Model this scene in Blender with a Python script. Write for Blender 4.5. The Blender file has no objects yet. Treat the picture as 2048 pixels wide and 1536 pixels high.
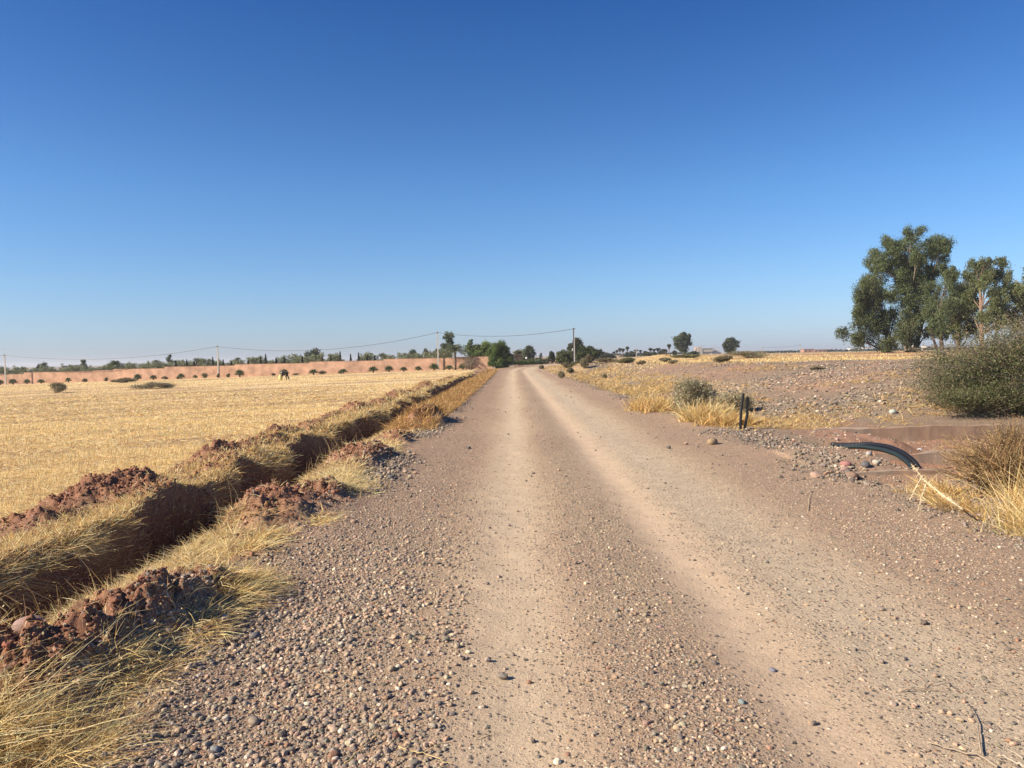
import bpy, math, random
import numpy as np
from mathutils import Vector, Matrix
rng = np.random.default_rng(7)
random.seed(7)
PI = math.pi
scene = bpy.context.scene
C = scene.collection

# ------------------------------------------------------------------ camera
F_PX = 1538.0                      # focal length in pixels of a 2048 px wide frame
PITCH, ROLL, ZC = math.atan(54 / 1538.0), math.radians(1.1), 1.6
_F = Vector((0, math.cos(PITCH), -math.sin(PITCH)))
_R0, _U0 = Vector((1, 0, 0)), Vector((0, math.sin(PITCH), math.cos(PITCH)))
_R = _R0 * math.cos(ROLL) - _U0 * math.sin(ROLL)
_U = _U0 * math.cos(ROLL) + _R0 * math.sin(ROLL)
cam_data = bpy.data.cameras.new('camera')
cam_data.sensor_width = 36.0
cam_data.lens = F_PX / 2048.0 * 36.0
cam_data.clip_start, cam_data.clip_end = 0.05, 9000.0
cam = bpy.data.objects.new('camera', cam_data)
C.objects.link(cam)
m = Matrix((_R, _U, -_F)).transposed().to_4x4()
m.translation = Vector((0, 0, ZC))
cam.matrix_world = m
scene.camera = cam

# ------------------------------------------------------------------ sky, sun, exposure
SUN_ELEV, SUN_AZ = math.radians(33.0), math.radians(-109.0)      # azimuth clockwise from +Y
world = bpy.data.worlds.new("World")
scene.world = world
world.use_nodes = True
wn = world.node_tree.nodes
wl = world.node_tree.links
sky = wn.new('ShaderNodeTexSky')
sky.sky_type = 'NISHITA'
sky.sun_disc = False
sky.sun_elevation, sky.sun_rotation = SUN_ELEV, SUN_AZ
sky.altitude = 400.0
sky.air_density, sky.dust_density, sky.ozone_density = 1.0, 0.6, 3.0
bg = wn['Background']
bg.inputs['Strength'].default_value = 0.062
# the air of that day: deep blue overhead, pale lavender blue along the horizon
w_tc = wn.new('ShaderNodeTexCoord'); w_sep = wn.new('ShaderNodeSeparateXYZ'); wl.new(w_tc.outputs['Generated'], w_sep.inputs[0])
w_rp = wn.new('ShaderNodeValToRGB'); wl.new(w_sep.outputs['Z'], w_rp.inputs[0])
_stops = [(0.0, (.70, .84, 1.28)), (.05, (.71, .87, 1.18)), (.10, (.66, .88, 1.16)), (.20, (.52, .84, 1.16)), (.30, (.36, .68, 1.06)), (.42, (.20, .53, .97)), (1.0, (.2, .5, .95))]
w_rp.color_ramp.elements[0].color = (*[c / 2 for c in _stops[0][1]], 1)
w_rp.color_ramp.elements[1].color = (*[c / 2 for c in _stops[-1][1]], 1)
for _p, _c in _stops[1:-1]:
    _e = w_rp.color_ramp.elements.new(_p); _e.color = (*[c / 2 for c in _c], 1)
w_mul = wn.new('ShaderNodeVectorMath'); w_mul.operation = 'MULTIPLY'
wl.new(sky.outputs['Color'], w_mul.inputs[0]); wl.new(w_rp.outputs[0], w_mul.inputs[1])
w_sc = wn.new('ShaderNodeVectorMath'); w_sc.operation = 'SCALE'; w_sc.inputs['Scale'].default_value = 2.0
wl.new(w_mul.outputs[0], w_sc.inputs[0]); wl.new(w_sc.outputs[0], bg.inputs['Color'])
sd = bpy.data.lights.new('sun', 'SUN')
sd.energy, sd.angle, sd.color = 4.9, math.radians(0.5), (1.0, 0.87, 0.70)
sun = bpy.data.objects.new('sun', sd)
C.objects.link(sun)
sdir = Vector((math.sin(SUN_AZ) * math.cos(SUN_ELEV), math.cos(SUN_AZ) * math.cos(SUN_ELEV), math.sin(SUN_ELEV)))
sun.rotation_euler = sdir.to_track_quat('Z', 'Y').to_euler()
scene.view_settings.view_transform = 'Standard'
scene.view_settings.look = 'None'
scene.view_settings.exposure = 1.02
scene.view_settings.gamma = 1.0
scene.cycles.max_bounces = 5
scene.cycles.diffuse_bounces = 3
scene.cycles.transparent_max_bounces = 4
scene.cycles.use_denoising = True

# ------------------------------------------------------------------ helpers
ALBEDO = .78                       # brings all surface colours to their real reflectance
def ray(px, py):
    return _F + _R * ((px - 1024) / F_PX) + _U * ((768 - py) / F_PX)
def W(px, py, d):                  # the point d metres ahead seen at photo pixel px, py
    r = ray(px, py)
    return Vector((0, 0, ZC)) + r * (d / r.y)

_T = rng.random((6, 256, 256)).astype(np.float64)
def vn(x, y, s=0):
    x = np.asarray(x, float); y = np.asarray(y, float)
    ix, iy = np.floor(x).astype(np.int64), np.floor(y).astype(np.int64)
    fx, fy = x - ix, y - iy
    fx, fy = fx * fx * (3 - 2 * fx), fy * fy * (3 - 2 * fy)
    T = _T[s % 6]; sh = (s // 6) * 37
    a, b = (ix + sh) & 255, (ix + sh + 1) & 255
    c, d = (iy + sh) & 255, (iy + sh + 1) & 255
    return (T[a, c] * (1 - fx) + T[b, c] * fx) * (1 - fy) + (T[a, d] * (1 - fx) + T[b, d] * fx) * fy
def fbm(x, y, o=4, s=0):
    t, a, n = 0, 1.0, 0
    for i in range(o):
        t = t + a * vn(x * 2 ** i + 13.7 * i, y * 2 ** i - 7.3 * i, s + i); n += a; a *= 0.5
    return t / n                   # 0..1
def sm(a, b, x):
    t = np.clip((np.asarray(x, float) - a) / (b - a), 0, 1)
    return t * t * (3 - 2 * t)
def gs(x, c, w):
    return np.exp(-((x - c) / w) ** 2)

def tag(o, label=None, cat=None, group=None, kind=None):
    if label: o['label'] = label
    if cat: o['category'] = cat
    if group: o['group'] = group
    if kind: o['kind'] = kind
    return o
def thing(name, label, cat, loc, group=None, rz=0, s=1):
    o = bpy.data.objects.new(name, None); C.objects.link(o)
    o.empty_display_size = 0.2
    o.location = loc; o.rotation_euler = (0, 0, rz); o.scale = (s, s, s) if not hasattr(s, '__len__') else s
    return tag(o, label, cat, group)
def dup(root, loc, rz=0, s=1, label=None):
    r = root.copy(); C.objects.link(r)
    r.location = loc; r.rotation_euler = (0, 0, rz); r.scale = (s, s, s) if not hasattr(s, '__len__') else s
    if label: r['label'] = label
    for ch in KIDS[root.name]:
        c = ch.copy(); C.objects.link(c); c.parent = r
    return r
KIDS = {}

class MB:
    def __init__(s): s.v, s.q, s.t, s.c, s.n = [], [], [], [], 0
    def add(s, v, q=None, t=None, c=(1, 1, 1)):
        v = np.asarray(v, float).reshape(-1, 3)
        if q is not None and len(q): s.q.append(np.asarray(q, np.int64) + s.n)
        if t is not None and len(t): s.t.append(np.asarray(t, np.int64) + s.n)
        c = np.asarray(c, float)
        s.c.append(np.broadcast_to(c, (len(v), 3)) if c.ndim == 1 else c)
        s.v.append(v); s.n += len(v)
        return s
    def build(s, name, mat, parent=None, origin=None, smooth=False):
        v = np.concatenate(s.v); c = np.concatenate(s.c) * ALBEDO
        if origin is not None: v = v - np.asarray(origin)
        q = np.concatenate(s.q) if s.q else np.zeros((0, 4), np.int64)
        t = np.concatenate(s.t) if s.t else np.zeros((0, 3), np.int64)
        me = bpy.data.meshes.new(name)
        me.vertices.add(len(v)); me.vertices.foreach_set('co', v.astype(np.float32).ravel())
        me.loops.add(q.size + t.size)
        me.loops.foreach_set('vertex_index', np.concatenate([q.ravel(), t.ravel()]).astype(np.int32))
        n = len(q) + len(t)
        me.polygons.add(n)
        me.polygons.foreach_set('loop_start', np.concatenate([np.arange(len(q)) * 4, q.size + np.arange(len(t)) * 3]).astype(np.int32))
        me.polygons.foreach_set('use_smooth', np.full(n, bool(smooth)))
        me.update(calc_edges=True)
        a = me.color_attributes.new('col', 'FLOAT_COLOR', 'POINT')
        a.data.foreach_set('color', np.concatenate([c, np.ones((len(c), 1))], 1).astype(np.float32).ravel())
        me.materials.append(mat)
        o = bpy.data.objects.new(name, me); C.objects.link(o)
        if parent is not None:
            o.parent = parent
            KIDS.setdefault(parent.name, []).append(o)
        return o
    def box(s, x0, x1, y0, y1, z0, z1, c=(1, 1, 1)):
        v = [(x, y, z) for z in (z0, z1) for x, y in ((x0, y0), (x1, y0), (x1, y1), (x0, y1))]
        return s.add(v, [(3, 2, 1, 0), (4, 5, 6, 7), (0, 1, 5, 4), (1, 2, 6, 5), (2, 3, 7, 6), (3, 0, 4, 7)], c=c)
    def tube(s, pts, rad, n=8, c=(1, 1, 1), cap=True):
        P = np.asarray(pts, float); k = len(P)
        rad = np.broadcast_to(np.asarray(rad, float), (k,))
        d = np.gradient(P, axis=0); d /= np.linalg.norm(d, axis=1, keepdims=True) + 1e-9
        ref = np.where(np.abs(d[:, 2:3]) > 0.9, np.array([[1., 0, 0]]), np.array([[0, 0, 1.]]))
        if np.abs(d[:, 2]).max() > 0.9: ref = np.broadcast_to(np.array([[1., 0.13, 0]]) / 1.01, d.shape)
        a = np.cross(d, ref); a /= np.linalg.norm(a, axis=1, keepdims=True) + 1e-9
        b = np.cross(d, a)
        th = np.arange(n) / n * 2 * PI
        v = P[:, None] + rad[:, None, None] * (np.cos(th)[None, :, None] * a[:, None] + np.sin(th)[None, :, None] * b[:, None])
        q = [(i * n + j, i * n + (j + 1) % n, (i + 1) * n + (j + 1) % n, (i + 1) * n + j) for i in range(k - 1) for j in range(n)]
        v = v.reshape(-1, 3); t = []
        if cap:
            v = np.concatenate([v, P[:1], P[-1:]]); e = k * n
            t = [(e, (j + 1) % n, j) for j in range(n)] + [(e + 1, (k - 1) * n + j, (k - 1) * n + (j + 1) % n) for j in range(n)]
        return s.add(v, q, t, c)

def unit(n):
    v = rng.normal(size=(n, 3)); return v / np.linalg.norm(v, axis=1, keepdims=True)
def jit(col, n, a=0.15, b=0.05):
    col = np.asarray(col, float)
    return np.clip(col * (1 + a * rng.normal(size=(n, 1))) + b * col * rng.normal(size=(n, 3)), 0.003, 1)

def leaves(mb, P, L, wd, cols, droop=0.0, up=0.0):
    """diamond leaves at P, half-length L, half-width wd"""
    n = len(P)
    u = unit(n); u[:, 2] = u[:, 2] * (1 - droop) - droop + up
    u /= np.linalg.norm(u, axis=1, keepdims=True)
    w = np.cross(u, unit(n)); w /= np.linalg.norm(w, axis=1, keepdims=True) + 1e-9
    L = np.broadcast_to(L, (n,))[:, None] * rng.uniform(.6, 1.3, (n, 1)); wd = np.broadcast_to(wd, (n,))[:, None] * rng.uniform(.6, 1.3, (n, 1))
    v = np.stack([P - u * L, P + w * wd, P + u * L, P - w * wd], 1)
    q = np.arange(4 * n).reshape(n, 4)
    mb.add(v, q, None, np.repeat(cols, 4, 0))

def blades(mb, P, D, L, wd, bend, cols, seg=2):
    """grass blades from roots P along D (unit), length L, bending by vector bend*L at the tip"""
    n = len(P)
    L = np.broadcast_to(L, (n,))[:, None]; wd = np.broadcast_to(wd, (n,))[:, None]
    side = np.cross(D, unit(n)); side /= np.linalg.norm(side, axis=1, keepdims=True) + 1e-6
    out = []
    for i in range(seg + 1):
        t = i / seg
        c = P + D * L * t + bend * L * t * t
        w = wd * (1 - 0.75 * t)
        out += [c - side * w, c + side * w]
    v = np.stack(out, 1); k = 2 * (seg + 1)
    base = np.arange(n)[:, None] * k
    q = np.concatenate([base + np.array([[2 * i, 2 * i + 1, 2 * i + 3, 2 * i + 2]]) for i in range(seg)])
    mb.add(v, q, None, np.repeat(cols, k, 0))

def ico(sub=0):
    t = (1 + 5 ** .5) / 2
    v = [(-1, t, 0), (1, t, 0), (-1, -t, 0), (1, -t, 0), (0, -1, t), (0, 1, t), (0, -1, -t), (0, 1, -t), (t, 0, -1), (t, 0, 1), (-t, 0, -1), (-t, 0, 1)]
    v = [np.array(a) / np.linalg.norm(a) for a in v]
    f = [(0, 11, 5), (0, 5, 1), (0, 1, 7), (0, 7, 10), (0, 10, 11), (1, 5, 9), (5, 11, 4), (11, 10, 2), (10, 7, 6), (7, 1, 8), (3, 9, 4), (3, 4, 2), (3, 2, 6), (3, 6, 8), (3, 8, 9), (4, 9, 5), (2, 4, 11), (6, 2, 10), (8, 6, 7), (9, 8, 1)]
    for _ in range(sub):
        mid, nf = {}, []
        def mp(a, b):
            k = (min(a, b), max(a, b))
            if k not in mid:
                p = v[a] + v[b]; v.append(p / np.linalg.norm(p)); mid[k] = len(v) - 1
            return mid[k]
        for a, b, c in f:
            ab, bc, ca = mp(a, b), mp(b, c), mp(c, a)
            nf += [(a, ab, ca), (b, bc, ab), (c, ca, bc), (ab, bc, ca)]
        f = nf
    return np.array(v), np.array(f)
ICO = [ico(0), ico(1), ico(2), ico(3)]
def rockshape(sub, rough, seed, facet=True):
    r = np.random.default_rng(seed)
    v, f = ICO[sub]; v = v.copy()
    if facet:                      # cut by a few planes: worn, faceted stone
        for _ in range(9):
            nrm = r.normal(size=3); nrm /= np.linalg.norm(nrm); h = r.uniform(.62, .92)
            d = v @ nrm; k = d > h
            v[k] -= np.outer((d[k] - h) * 0.85, nrm)
    nz = np.zeros(len(v))
    for fr, am in ((1.7, 1), (3.6, .5), (7.5, .3)):
        ph = r.uniform(0, 6, 3); dr = r.normal(size=(3, 3))
        nz += am * np.sin(fr * (v @ dr[0]) + ph[0]) * np.sin(fr * (v @ dr[1]) + ph[1])
    return v * (1 + rough * nz[:, None]), f
def scatter_rocks(mb, P, S, cols, sub=0, rough=.12, flat=(.45, .8), kinds=8, sink=.3, tilt=.35, facet=True):
    n = len(P); k = rng.integers(0, kinds, n)
    for j in range(kinds):
        i = np.where(k == j)[0]
        if not len(i): continue
        v, f = rockshape(sub, rough, 100 * sub + j, facet)
        m_ = len(i)
        sc = np.stack([np.ones(m_), rng.uniform(.65, .95, m_), rng.uniform(*flat, m_)], 1) * S[i][:, None]
        a = rng.uniform(0, 2 * PI, m_); b = rng.normal(0, tilt, m_)
        vv = v[None] * sc[:, None]
        x, y, z = vv[..., 0], vv[..., 1], vv[..., 2]
        cb, sb = np.cos(b)[:, None], np.sin(b)[:, None]
        y, z = y * cb - z * sb, y * sb + z * cb
        ca, sa = np.cos(a)[:, None], np.sin(a)[:, None]
        x, y = x * ca - y * sa, x * sa + y * ca
        vv = np.stack([x, y, z + (sc[:, 2] * (1 - sink))[:, None]], -1) + P[i][:, None]
        t = (np.arange(m_)[:, None, None] * len(v) + f[None]).reshape(-1, 3)
        mb.add(vv, None, t, np.repeat(cols[i], len(v), 0))

# ------------------------------------------------------------------ materials
def mat(name, rough=.9, spec=.2, attr=True, color=(1, 1, 1), noise=0, nscale=5, bump=0, bscale=30, trans=0, metal=0, hue=None):
    m = bpy.data.materials.new(name); m.use_nodes = True
    N, L = m.node_tree.nodes, m.node_tree.links
    b = N['Principled BSDF']
    b.inputs['Roughness'].default_value = rough
    b.inputs['Specular IOR Level'].default_value = spec
    b.inputs['Metallic'].default_value = metal
    tc = N.new('ShaderNodeTexCoord')
    if attr:
        a = N.new('ShaderNodeAttribute'); a.attribute_name = 'col'; src = a.outputs['Color']
    else:
        r = N.new('ShaderNodeRGB'); r.outputs[0].default_value = (*[k * ALBEDO for k in color], 1); src = r.outputs[0]
    if noise:
        nz = N.new('ShaderNodeTexNoise'); nz.inputs['Scale'].default_value = nscale; nz.inputs['Detail'].default_value = 5
        nz.inputs['Roughness'].default_value = .65
        L.new(tc.outputs['Object'], nz.inputs['Vector'])
        mr = N.new('ShaderNodeMapRange'); mr.inputs['From Min'].default_value = .3; mr.inputs['From Max'].default_value = .7
        mr.inputs['To Min'].default_value = 1 - noise; mr.inputs['To Max'].default_value = 1 + noise
        L.new(nz.outputs['Fac'], mr.inputs['Value'])
        mx = N.new('ShaderNodeVectorMath'); mx.operation = 'SCALE'
        L.new(src, mx.inputs[0]); L.new(mr.outputs[0], mx.inputs['Scale']); src = mx.outputs[0]
    L.new(src, b.inputs['Base Color'])
    if bump:
        nz2 = N.new('ShaderNodeTexNoise'); nz2.inputs['Scale'].default_value = bscale; nz2.inputs['Detail'].default_value = 4
        L.new(tc.outputs['Object'], nz2.inputs['Vector'])
        bp = N.new('ShaderNodeBump'); bp.inputs['Strength'].default_value = min(1, bump); bp.inputs['Distance'].default_value = .4 / bscale
        L.new(nz2.outputs['Fac'], bp.inputs['Height']); L.new(bp.outputs[0], b.inputs['Normal'])
    if trans:
        tr = N.new('ShaderNodeBsdfTranslucent'); L.new(src, tr.inputs['Color'])
        mix = N.new('ShaderNodeMixShader'); mix.inputs[0].default_value = trans
        L.new(b.outputs[0], mix.inputs[1]); L.new(tr.outputs[0], mix.inputs[2])
        L.new(mix.outputs[0], N['Material Output'].inputs['Surface'])
    return m
M_STONE = mat('stone', .75, .3, noise=.22, nscale=60, bump=.4, bscale=140)
M_CLOD = mat('clod', 1, .05, noise=.25, nscale=25, bump=1, bscale=60)
M_STRAW = mat('straw', .55, .4, trans=.38)
M_LEAF = mat('leaf', .55, .35, trans=.25)
M_BARK = mat('bark', .9, .1, noise=.3, nscale=4, bump=.5, bscale=15)
M_WALL = mat('render_wall', .95, .05, noise=.3, nscale=.7, bump=.3, bscale=20)
M_CONC = mat('concrete', .9, .1, noise=.15, nscale=6, bump=.4, bscale=50)
M_BLACK = mat('black_plastic', .38, .5, noise=.1, nscale=9)
M_CLOTH = mat('cloth', .9, .1, noise=.1, nscale=8)
M_PLASTIC = mat('white_plastic', .4, .4, trans=.2)
M_METAL = mat('painted_metal', .5, .4)

def earth_material():
    m = bpy.data.materials.new('earth'); m.use_nodes = True
    N, L = m.node_tree.nodes, m.node_tree.links
    b = N['Principled BSDF']; b.inputs['Roughness'].default_value = .95; b.inputs['Specular IOR Level'].default_value = .12
    tc = N.new('ShaderNodeTexCoord')
    a = N.new('ShaderNodeAttribute'); a.attribute_name = 'col'
    g = N.new('ShaderNodeAttribute'); g.attribute_name = 'grav'
    def math_(op, x, y, clamp=False):
        n = N.new('ShaderNodeMath'); n.operation = op; n.use_clamp = clamp
        for i, s in enumerate((x, y)):
            if hasattr(s, 'links'): L.new(s, n.inputs[i])
            else: n.inputs[i].default_value = s
        return n.outputs[0]
    def noise(sc, det=5, ro=.6):
        n = N.new('ShaderNodeTexNoise'); n.inputs['Scale'].default_value = sc; n.inputs['Detail'].default_value = det; n.inputs['Roughness'].default_value = ro
        L.new(tc.outputs['Object'], n.inputs['Vector']); return n
    # tone variation of the dust itself
    n1 = noise(3.0, 8, .7); n2 = noise(70, 4, .7)
    k = math_('ADD', math_('MULTIPLY', n1.outputs['Fac'], .5), math_('MULTIPLY', n2.outputs['Fac'], .7))
    k = math_('ADD', k, .40)
    sc = N.new('ShaderNodeVectorMath'); sc.operation = 'SCALE'; L.new(a.outputs['Color'], sc.inputs[0]); L.new(k, sc.inputs['Scale'])
    col = sc.outputs[0]
    heights = []
    # two sizes of embedded stones, each cell with its own colour
    for scale, thr, amt in ((30, .36, .9), (75, .4, .8), (170, .42, .6)):
        vo = N.new('ShaderNodeTexVoronoi'); vo.inputs['Scale'].default_value = scale; vo.inputs['Randomness'].default_value = 1
        vo.voronoi_dimensions = '2D'
        L.new(tc.outputs['Object'], vo.inputs['Vector'])
        sep = N.new('ShaderNodeSeparateColor'); L.new(vo.outputs['Color'], sep.inputs[0])
        # stone present if random < gravel density
        pres = math_('LESS_THAN', sep.outputs[0], math_('MULTIPLY', g.outputs['Fac'], amt))
        rad = math_('ADD', math_('MULTIPLY', sep.outputs[1], .22), thr - .12)
        d = vo.outputs['Distance']
        inside = N.new('ShaderNodeMapRange'); inside.inputs['From Min'].default_value = 0; inside.inputs['From Max'].default_value = .1
        L.new(math_('SUBTRACT', rad, d), inside.inputs['Value']); inside.clamp = True
        mask = math_('MULTIPLY', inside.outputs[0], pres)
        ramp = N.new('ShaderNodeValToRGB'); cr = ramp.color_ramp; cr.interpolation = 'CONSTANT'
        pal = [(0, (.19, .16, .13)), (.12, (.30, .25, .195)), (.32, (.41, .31, .22)), (.52, (.50, .36, .245)), (.68, (.37, .30, .23)), (.80, (.58, .47, .34)), (.92, (.70, .61, .46))]
        pal = [(p, tuple(k * ALBEDO for k in c_)) for p, c_ in pal]
        cr.elements[0].position = 0; cr.elements[0].color = (*pal[0][1], 1)
        cr.elements[1].position = pal[1][0]; cr.elements[1].color = (*pal[1][1], 1)
        for p, c_ in pal[2:]:
            e = cr.elements.new(p); e.color = (*c_, 1)
        L.new(sep.outputs[2], ramp.inputs[0])
        mixc = N.new('ShaderNodeMixRGB'); L.new(math_('MULTIPLY', mask, .85), mixc.inputs[0]); L.new(col, mixc.inputs[1]); L.new(ramp.outputs[0], mixc.inputs[2])
        col = mixc.outputs[0]
        dome = math_('MULTIPLY', math_('SQRT', math_('MAXIMUM', math_('SUBTRACT', rad, d), 0.0), 0), pres)
        heights.append(math_('MULTIPLY', dome, .55 / scale))
    L.new(col, b.inputs['Base Color'])
    h = heights[0]
    for x in heights[1:]: h = math_('ADD', h, x)
    n3 = noise(40, 6, .75)
    h = math_('ADD', h, math_('MULTIPLY', n3.outputs['Fac'], .012))
    bp = N.new('ShaderNodeBump'); bp.inputs['Strength'].default_value = 1; bp.inputs['Distance'].default_value = 1.0
    L.new(h, bp.inputs['Height']); L.new(bp.outputs[0], b.inputs['Normal'])
    return m
M_EARTH = earth_material()

# ------------------------------------------------------------------ terrain
def shift(y):
    return np.where(y > 82, (np.clip(y, 82, 220) - 82) ** 2 * 0.0016, 0.0)
def redge(y):
    return 4.1 - .013 * np.clip(np.asarray(y, float) - 30, 0, 55)
def zfield(x):
    return np.clip(-.2 + .018 * x, -2.2, 0)
# heaps of dug earth: x, y, radius x, radius y, height
HEAPS = [(-2.30, 3.75, .38, .55, .20), (-2.18, 4.55, .33, .55, .25), (-2.12, 5.2, .28, .4, .12), (-2.55, 8.0, .45, .7, .14), (-2.2, 8.8, .3, .5, .12),
         (-2.35, 11.9, .4, .7, .20), (-2.3, 14.8, .3, .5, .1), (-2.2, 19.2, .38, .9, .30),
         (-4.95, 9.4, .6, .9, .25), (-5.5, 8.4, .45, .5, .14), (-5.2, 6.9, .3, .7, .10), (-4.7, 7.6, .25, .5, .08), (-4.9, 13.8, .35, .6, .12), (-4.7, 18.2, .3, .5, .14), (-4.9, 21.2, .35, .6, .14), (-4.75, 25, .35, .8, .14), (-4.7, 34, .35, 1.0, .14), (-4.7, 50, .4, 3, .14), (-4.45, 9.0, .45, .5, .14), (-4.75, 12.4, .5, 1.0, .22), (-4.3, 11.3, .35, .6, .12), (-4.7, 15.4, .45, 1.3, .30), (-4.35, 17.0, .35, .5, .14), (-4.75, 19.6, .4, 1.3, .14),
         (-4.8, 22.9, .5, 1.1, .30), (-4.7, 27.0, .4, 2.2, .16), (-4.8, 31.5, .5, 1.6, .26), (-4.6, 37, .5, 1.2, .10), (-4.8, 42.5, .5, 3.2, .26), (-4.8, 58, .5, 4.2, .18)]
def heap_mask(x, y):
    h = np.zeros_like(np.asarray(x, float)); mk = np.zeros_like(h)
    wx, wy = x + .45 * (fbm(x * 2.2, y * 1.4, 3, 2) - .5), y + .9 * (fbm(x * 1.4, y * 1.1, 3, 3) - .5)
    for cx, cy, rx, ry, hh in HEAPS:
        g = np.exp(-(np.abs((wx - cx) / rx) ** 2.2 + np.abs((wy - cy) / ry) ** 2.2))
        h = np.maximum(h, g * hh); mk = np.maximum(mk, g)
    return h, mk
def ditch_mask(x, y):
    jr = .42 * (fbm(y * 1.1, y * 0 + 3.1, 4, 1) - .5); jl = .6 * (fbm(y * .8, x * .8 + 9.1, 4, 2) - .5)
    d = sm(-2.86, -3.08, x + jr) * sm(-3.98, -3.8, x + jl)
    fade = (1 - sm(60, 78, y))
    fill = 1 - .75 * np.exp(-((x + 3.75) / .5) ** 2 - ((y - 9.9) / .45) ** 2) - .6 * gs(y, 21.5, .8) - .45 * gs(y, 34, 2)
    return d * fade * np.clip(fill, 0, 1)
def H(x, y, micro=True):
    x = np.asarray(x, float); y = np.asarray(y, float)
    xr = x - shift(y)
    zr = .03 * (fbm(xr * .8, y * .35, 3, 0) - .5) - .022 * gs(xr, 0, .3) - .03 * gs(xr, 1.3, .25) + .012 * gs(xr, .75, .3) - .02 * gs(xr, 2.2, .4)
    zr = zr + .05 * gs(xr, -1.75, .22) * vn(x * 2, y * 1.2, 4) + .03 * gs(xr, 4.1, .4) * vn(x, y * .8, 1)
    # left side
    zf = zfield(x) + .05 * (fbm(x * .5, y * .5, 3, 3) - .5)
    zl = zf * sm(-1.9, -6, xr)
    bank = .20 * sm(-3.75, -4.1, x) * sm(-5.9, -4.8, x) * (1 - sm(80, 100, y)) * (.6 + .8 * fbm(x * .7, y * .5, 2, 2))
    spoil = .07 * sm(-1.8, -2.2, x) * sm(-3.0, -2.75, x) * fbm(x * 1.3, y * 1.3, 3, 5)
    hp, mk = heap_mask(x, y)
    z = np.where(xr < -1.6, zl + zr * sm(-2.4, -1.6, xr), zr) + bank + spoil * (y < 90) + hp
    z = z - .98 * ditch_mask(x, y)
    # right side
    e = xr - redge(y)
    top = .95 + .28 * sm(70, 110, y) - .35 * sm(150, 420, y)
    front = sm(15.4, 20.0, y)
    zr2 = top * sm(.3, 9, e) * front * (1 - .35 * sm(55, 110, y) * (1 - sm(4, 26, e)))
    zr2 = zr2 + (.12 * (fbm(x * .35, y * .35, 4, 5) - .5) + .05 * (fbm(x * 1.6, y * 1.6, 3, 1) - .5)) * sm(.1, 2, e) * sm(14, 17, y)
    zr2 = zr2 + .10 * sm(.1, 1.2, e) * (1 - sm(8.6, 9.6, y))
    zr2 = zr2 - (.42 * sm(.95, 1.7, e) + .05 * sm(2.5, 3.4, e)) * (y < 14) * (1 * sm(10.1, 10.4, y) * (1 - sm(13.3, 13.5, y))) - sm(2.5, 3.4, e) * .25 * sm(13.3, 13.5, y) * (1 - sm(15.5, 15.7, y))
    zr2 = zr2 + .10 * np.exp(-((x - 4.9) / .8) ** 4 - ((y - 11.3) / 1.0) ** 4)
    zr2 = zr2 + .75 * np.exp(-((x - 6.9) / 1.7) ** 2 - ((y - 71) / 3.0) ** 2) + .25 * np.exp(-((x - 5.2) / 1.2) ** 2 - ((y - 88) / 5.0) ** 2)
    zr2 = zr2 - .14 * np.exp(-((x - 5.1) / .8) ** 4 - ((y - 9.5) / .45) ** 4)
    # two low sandy humps on the plateau edge
    zr2 = zr2 + .5 * np.exp(-((x - 19) / 2.6) ** 2 - ((y - 98) / 6.0) ** 2)
    z = z + np.where(e > 0, zr2, 0)
    if micro:
        mm = np.clip(mk * 1.2, 0, 1) + .9 * ditch_mask(x, y)
        near = 1 - sm(30, 60, y)
        r1 = np.abs(fbm(x * 5, y * 5, 3, 0) - .5) * 2; r2 = np.abs(fbm(x * 14, y * 14, 2, 3) - .5) * 2
        r3 = np.abs(fbm(x * 26, y * 26, 2, 1) - .5) * 2
        z = z + mm * (.11 * r1 + .06 * r2 + .03 * r3) * (.35 + .65 * near)
        bk = sm(-1.8, -2.2, x) * sm(-5.9, -5.2, x) * (y < 60)
        z = z + bk * (.05 * r1 + .02 * r2)
        z = z + .012 * near * (fbm(x * 6, y * 6, 3, 2) - .5)
        rk = sm(1, 3, e) * sm(16, 19, y) * (1 - sm(60, 80, y))
        z = z + .10 * sm(1, 1.6, e) * (y > 10.3) * (y < 15.3) * (fbm(x * 2.5, y * 2.5, 4, 3) - .5)
        z = z + rk * .09 * (np.abs(fbm(x * 2.2, y * 2.2, 3, 4) - .5) * 2)
    return z
def hz(x, y): return float(H(np.array([x]), np.array([y]))[0])

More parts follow.
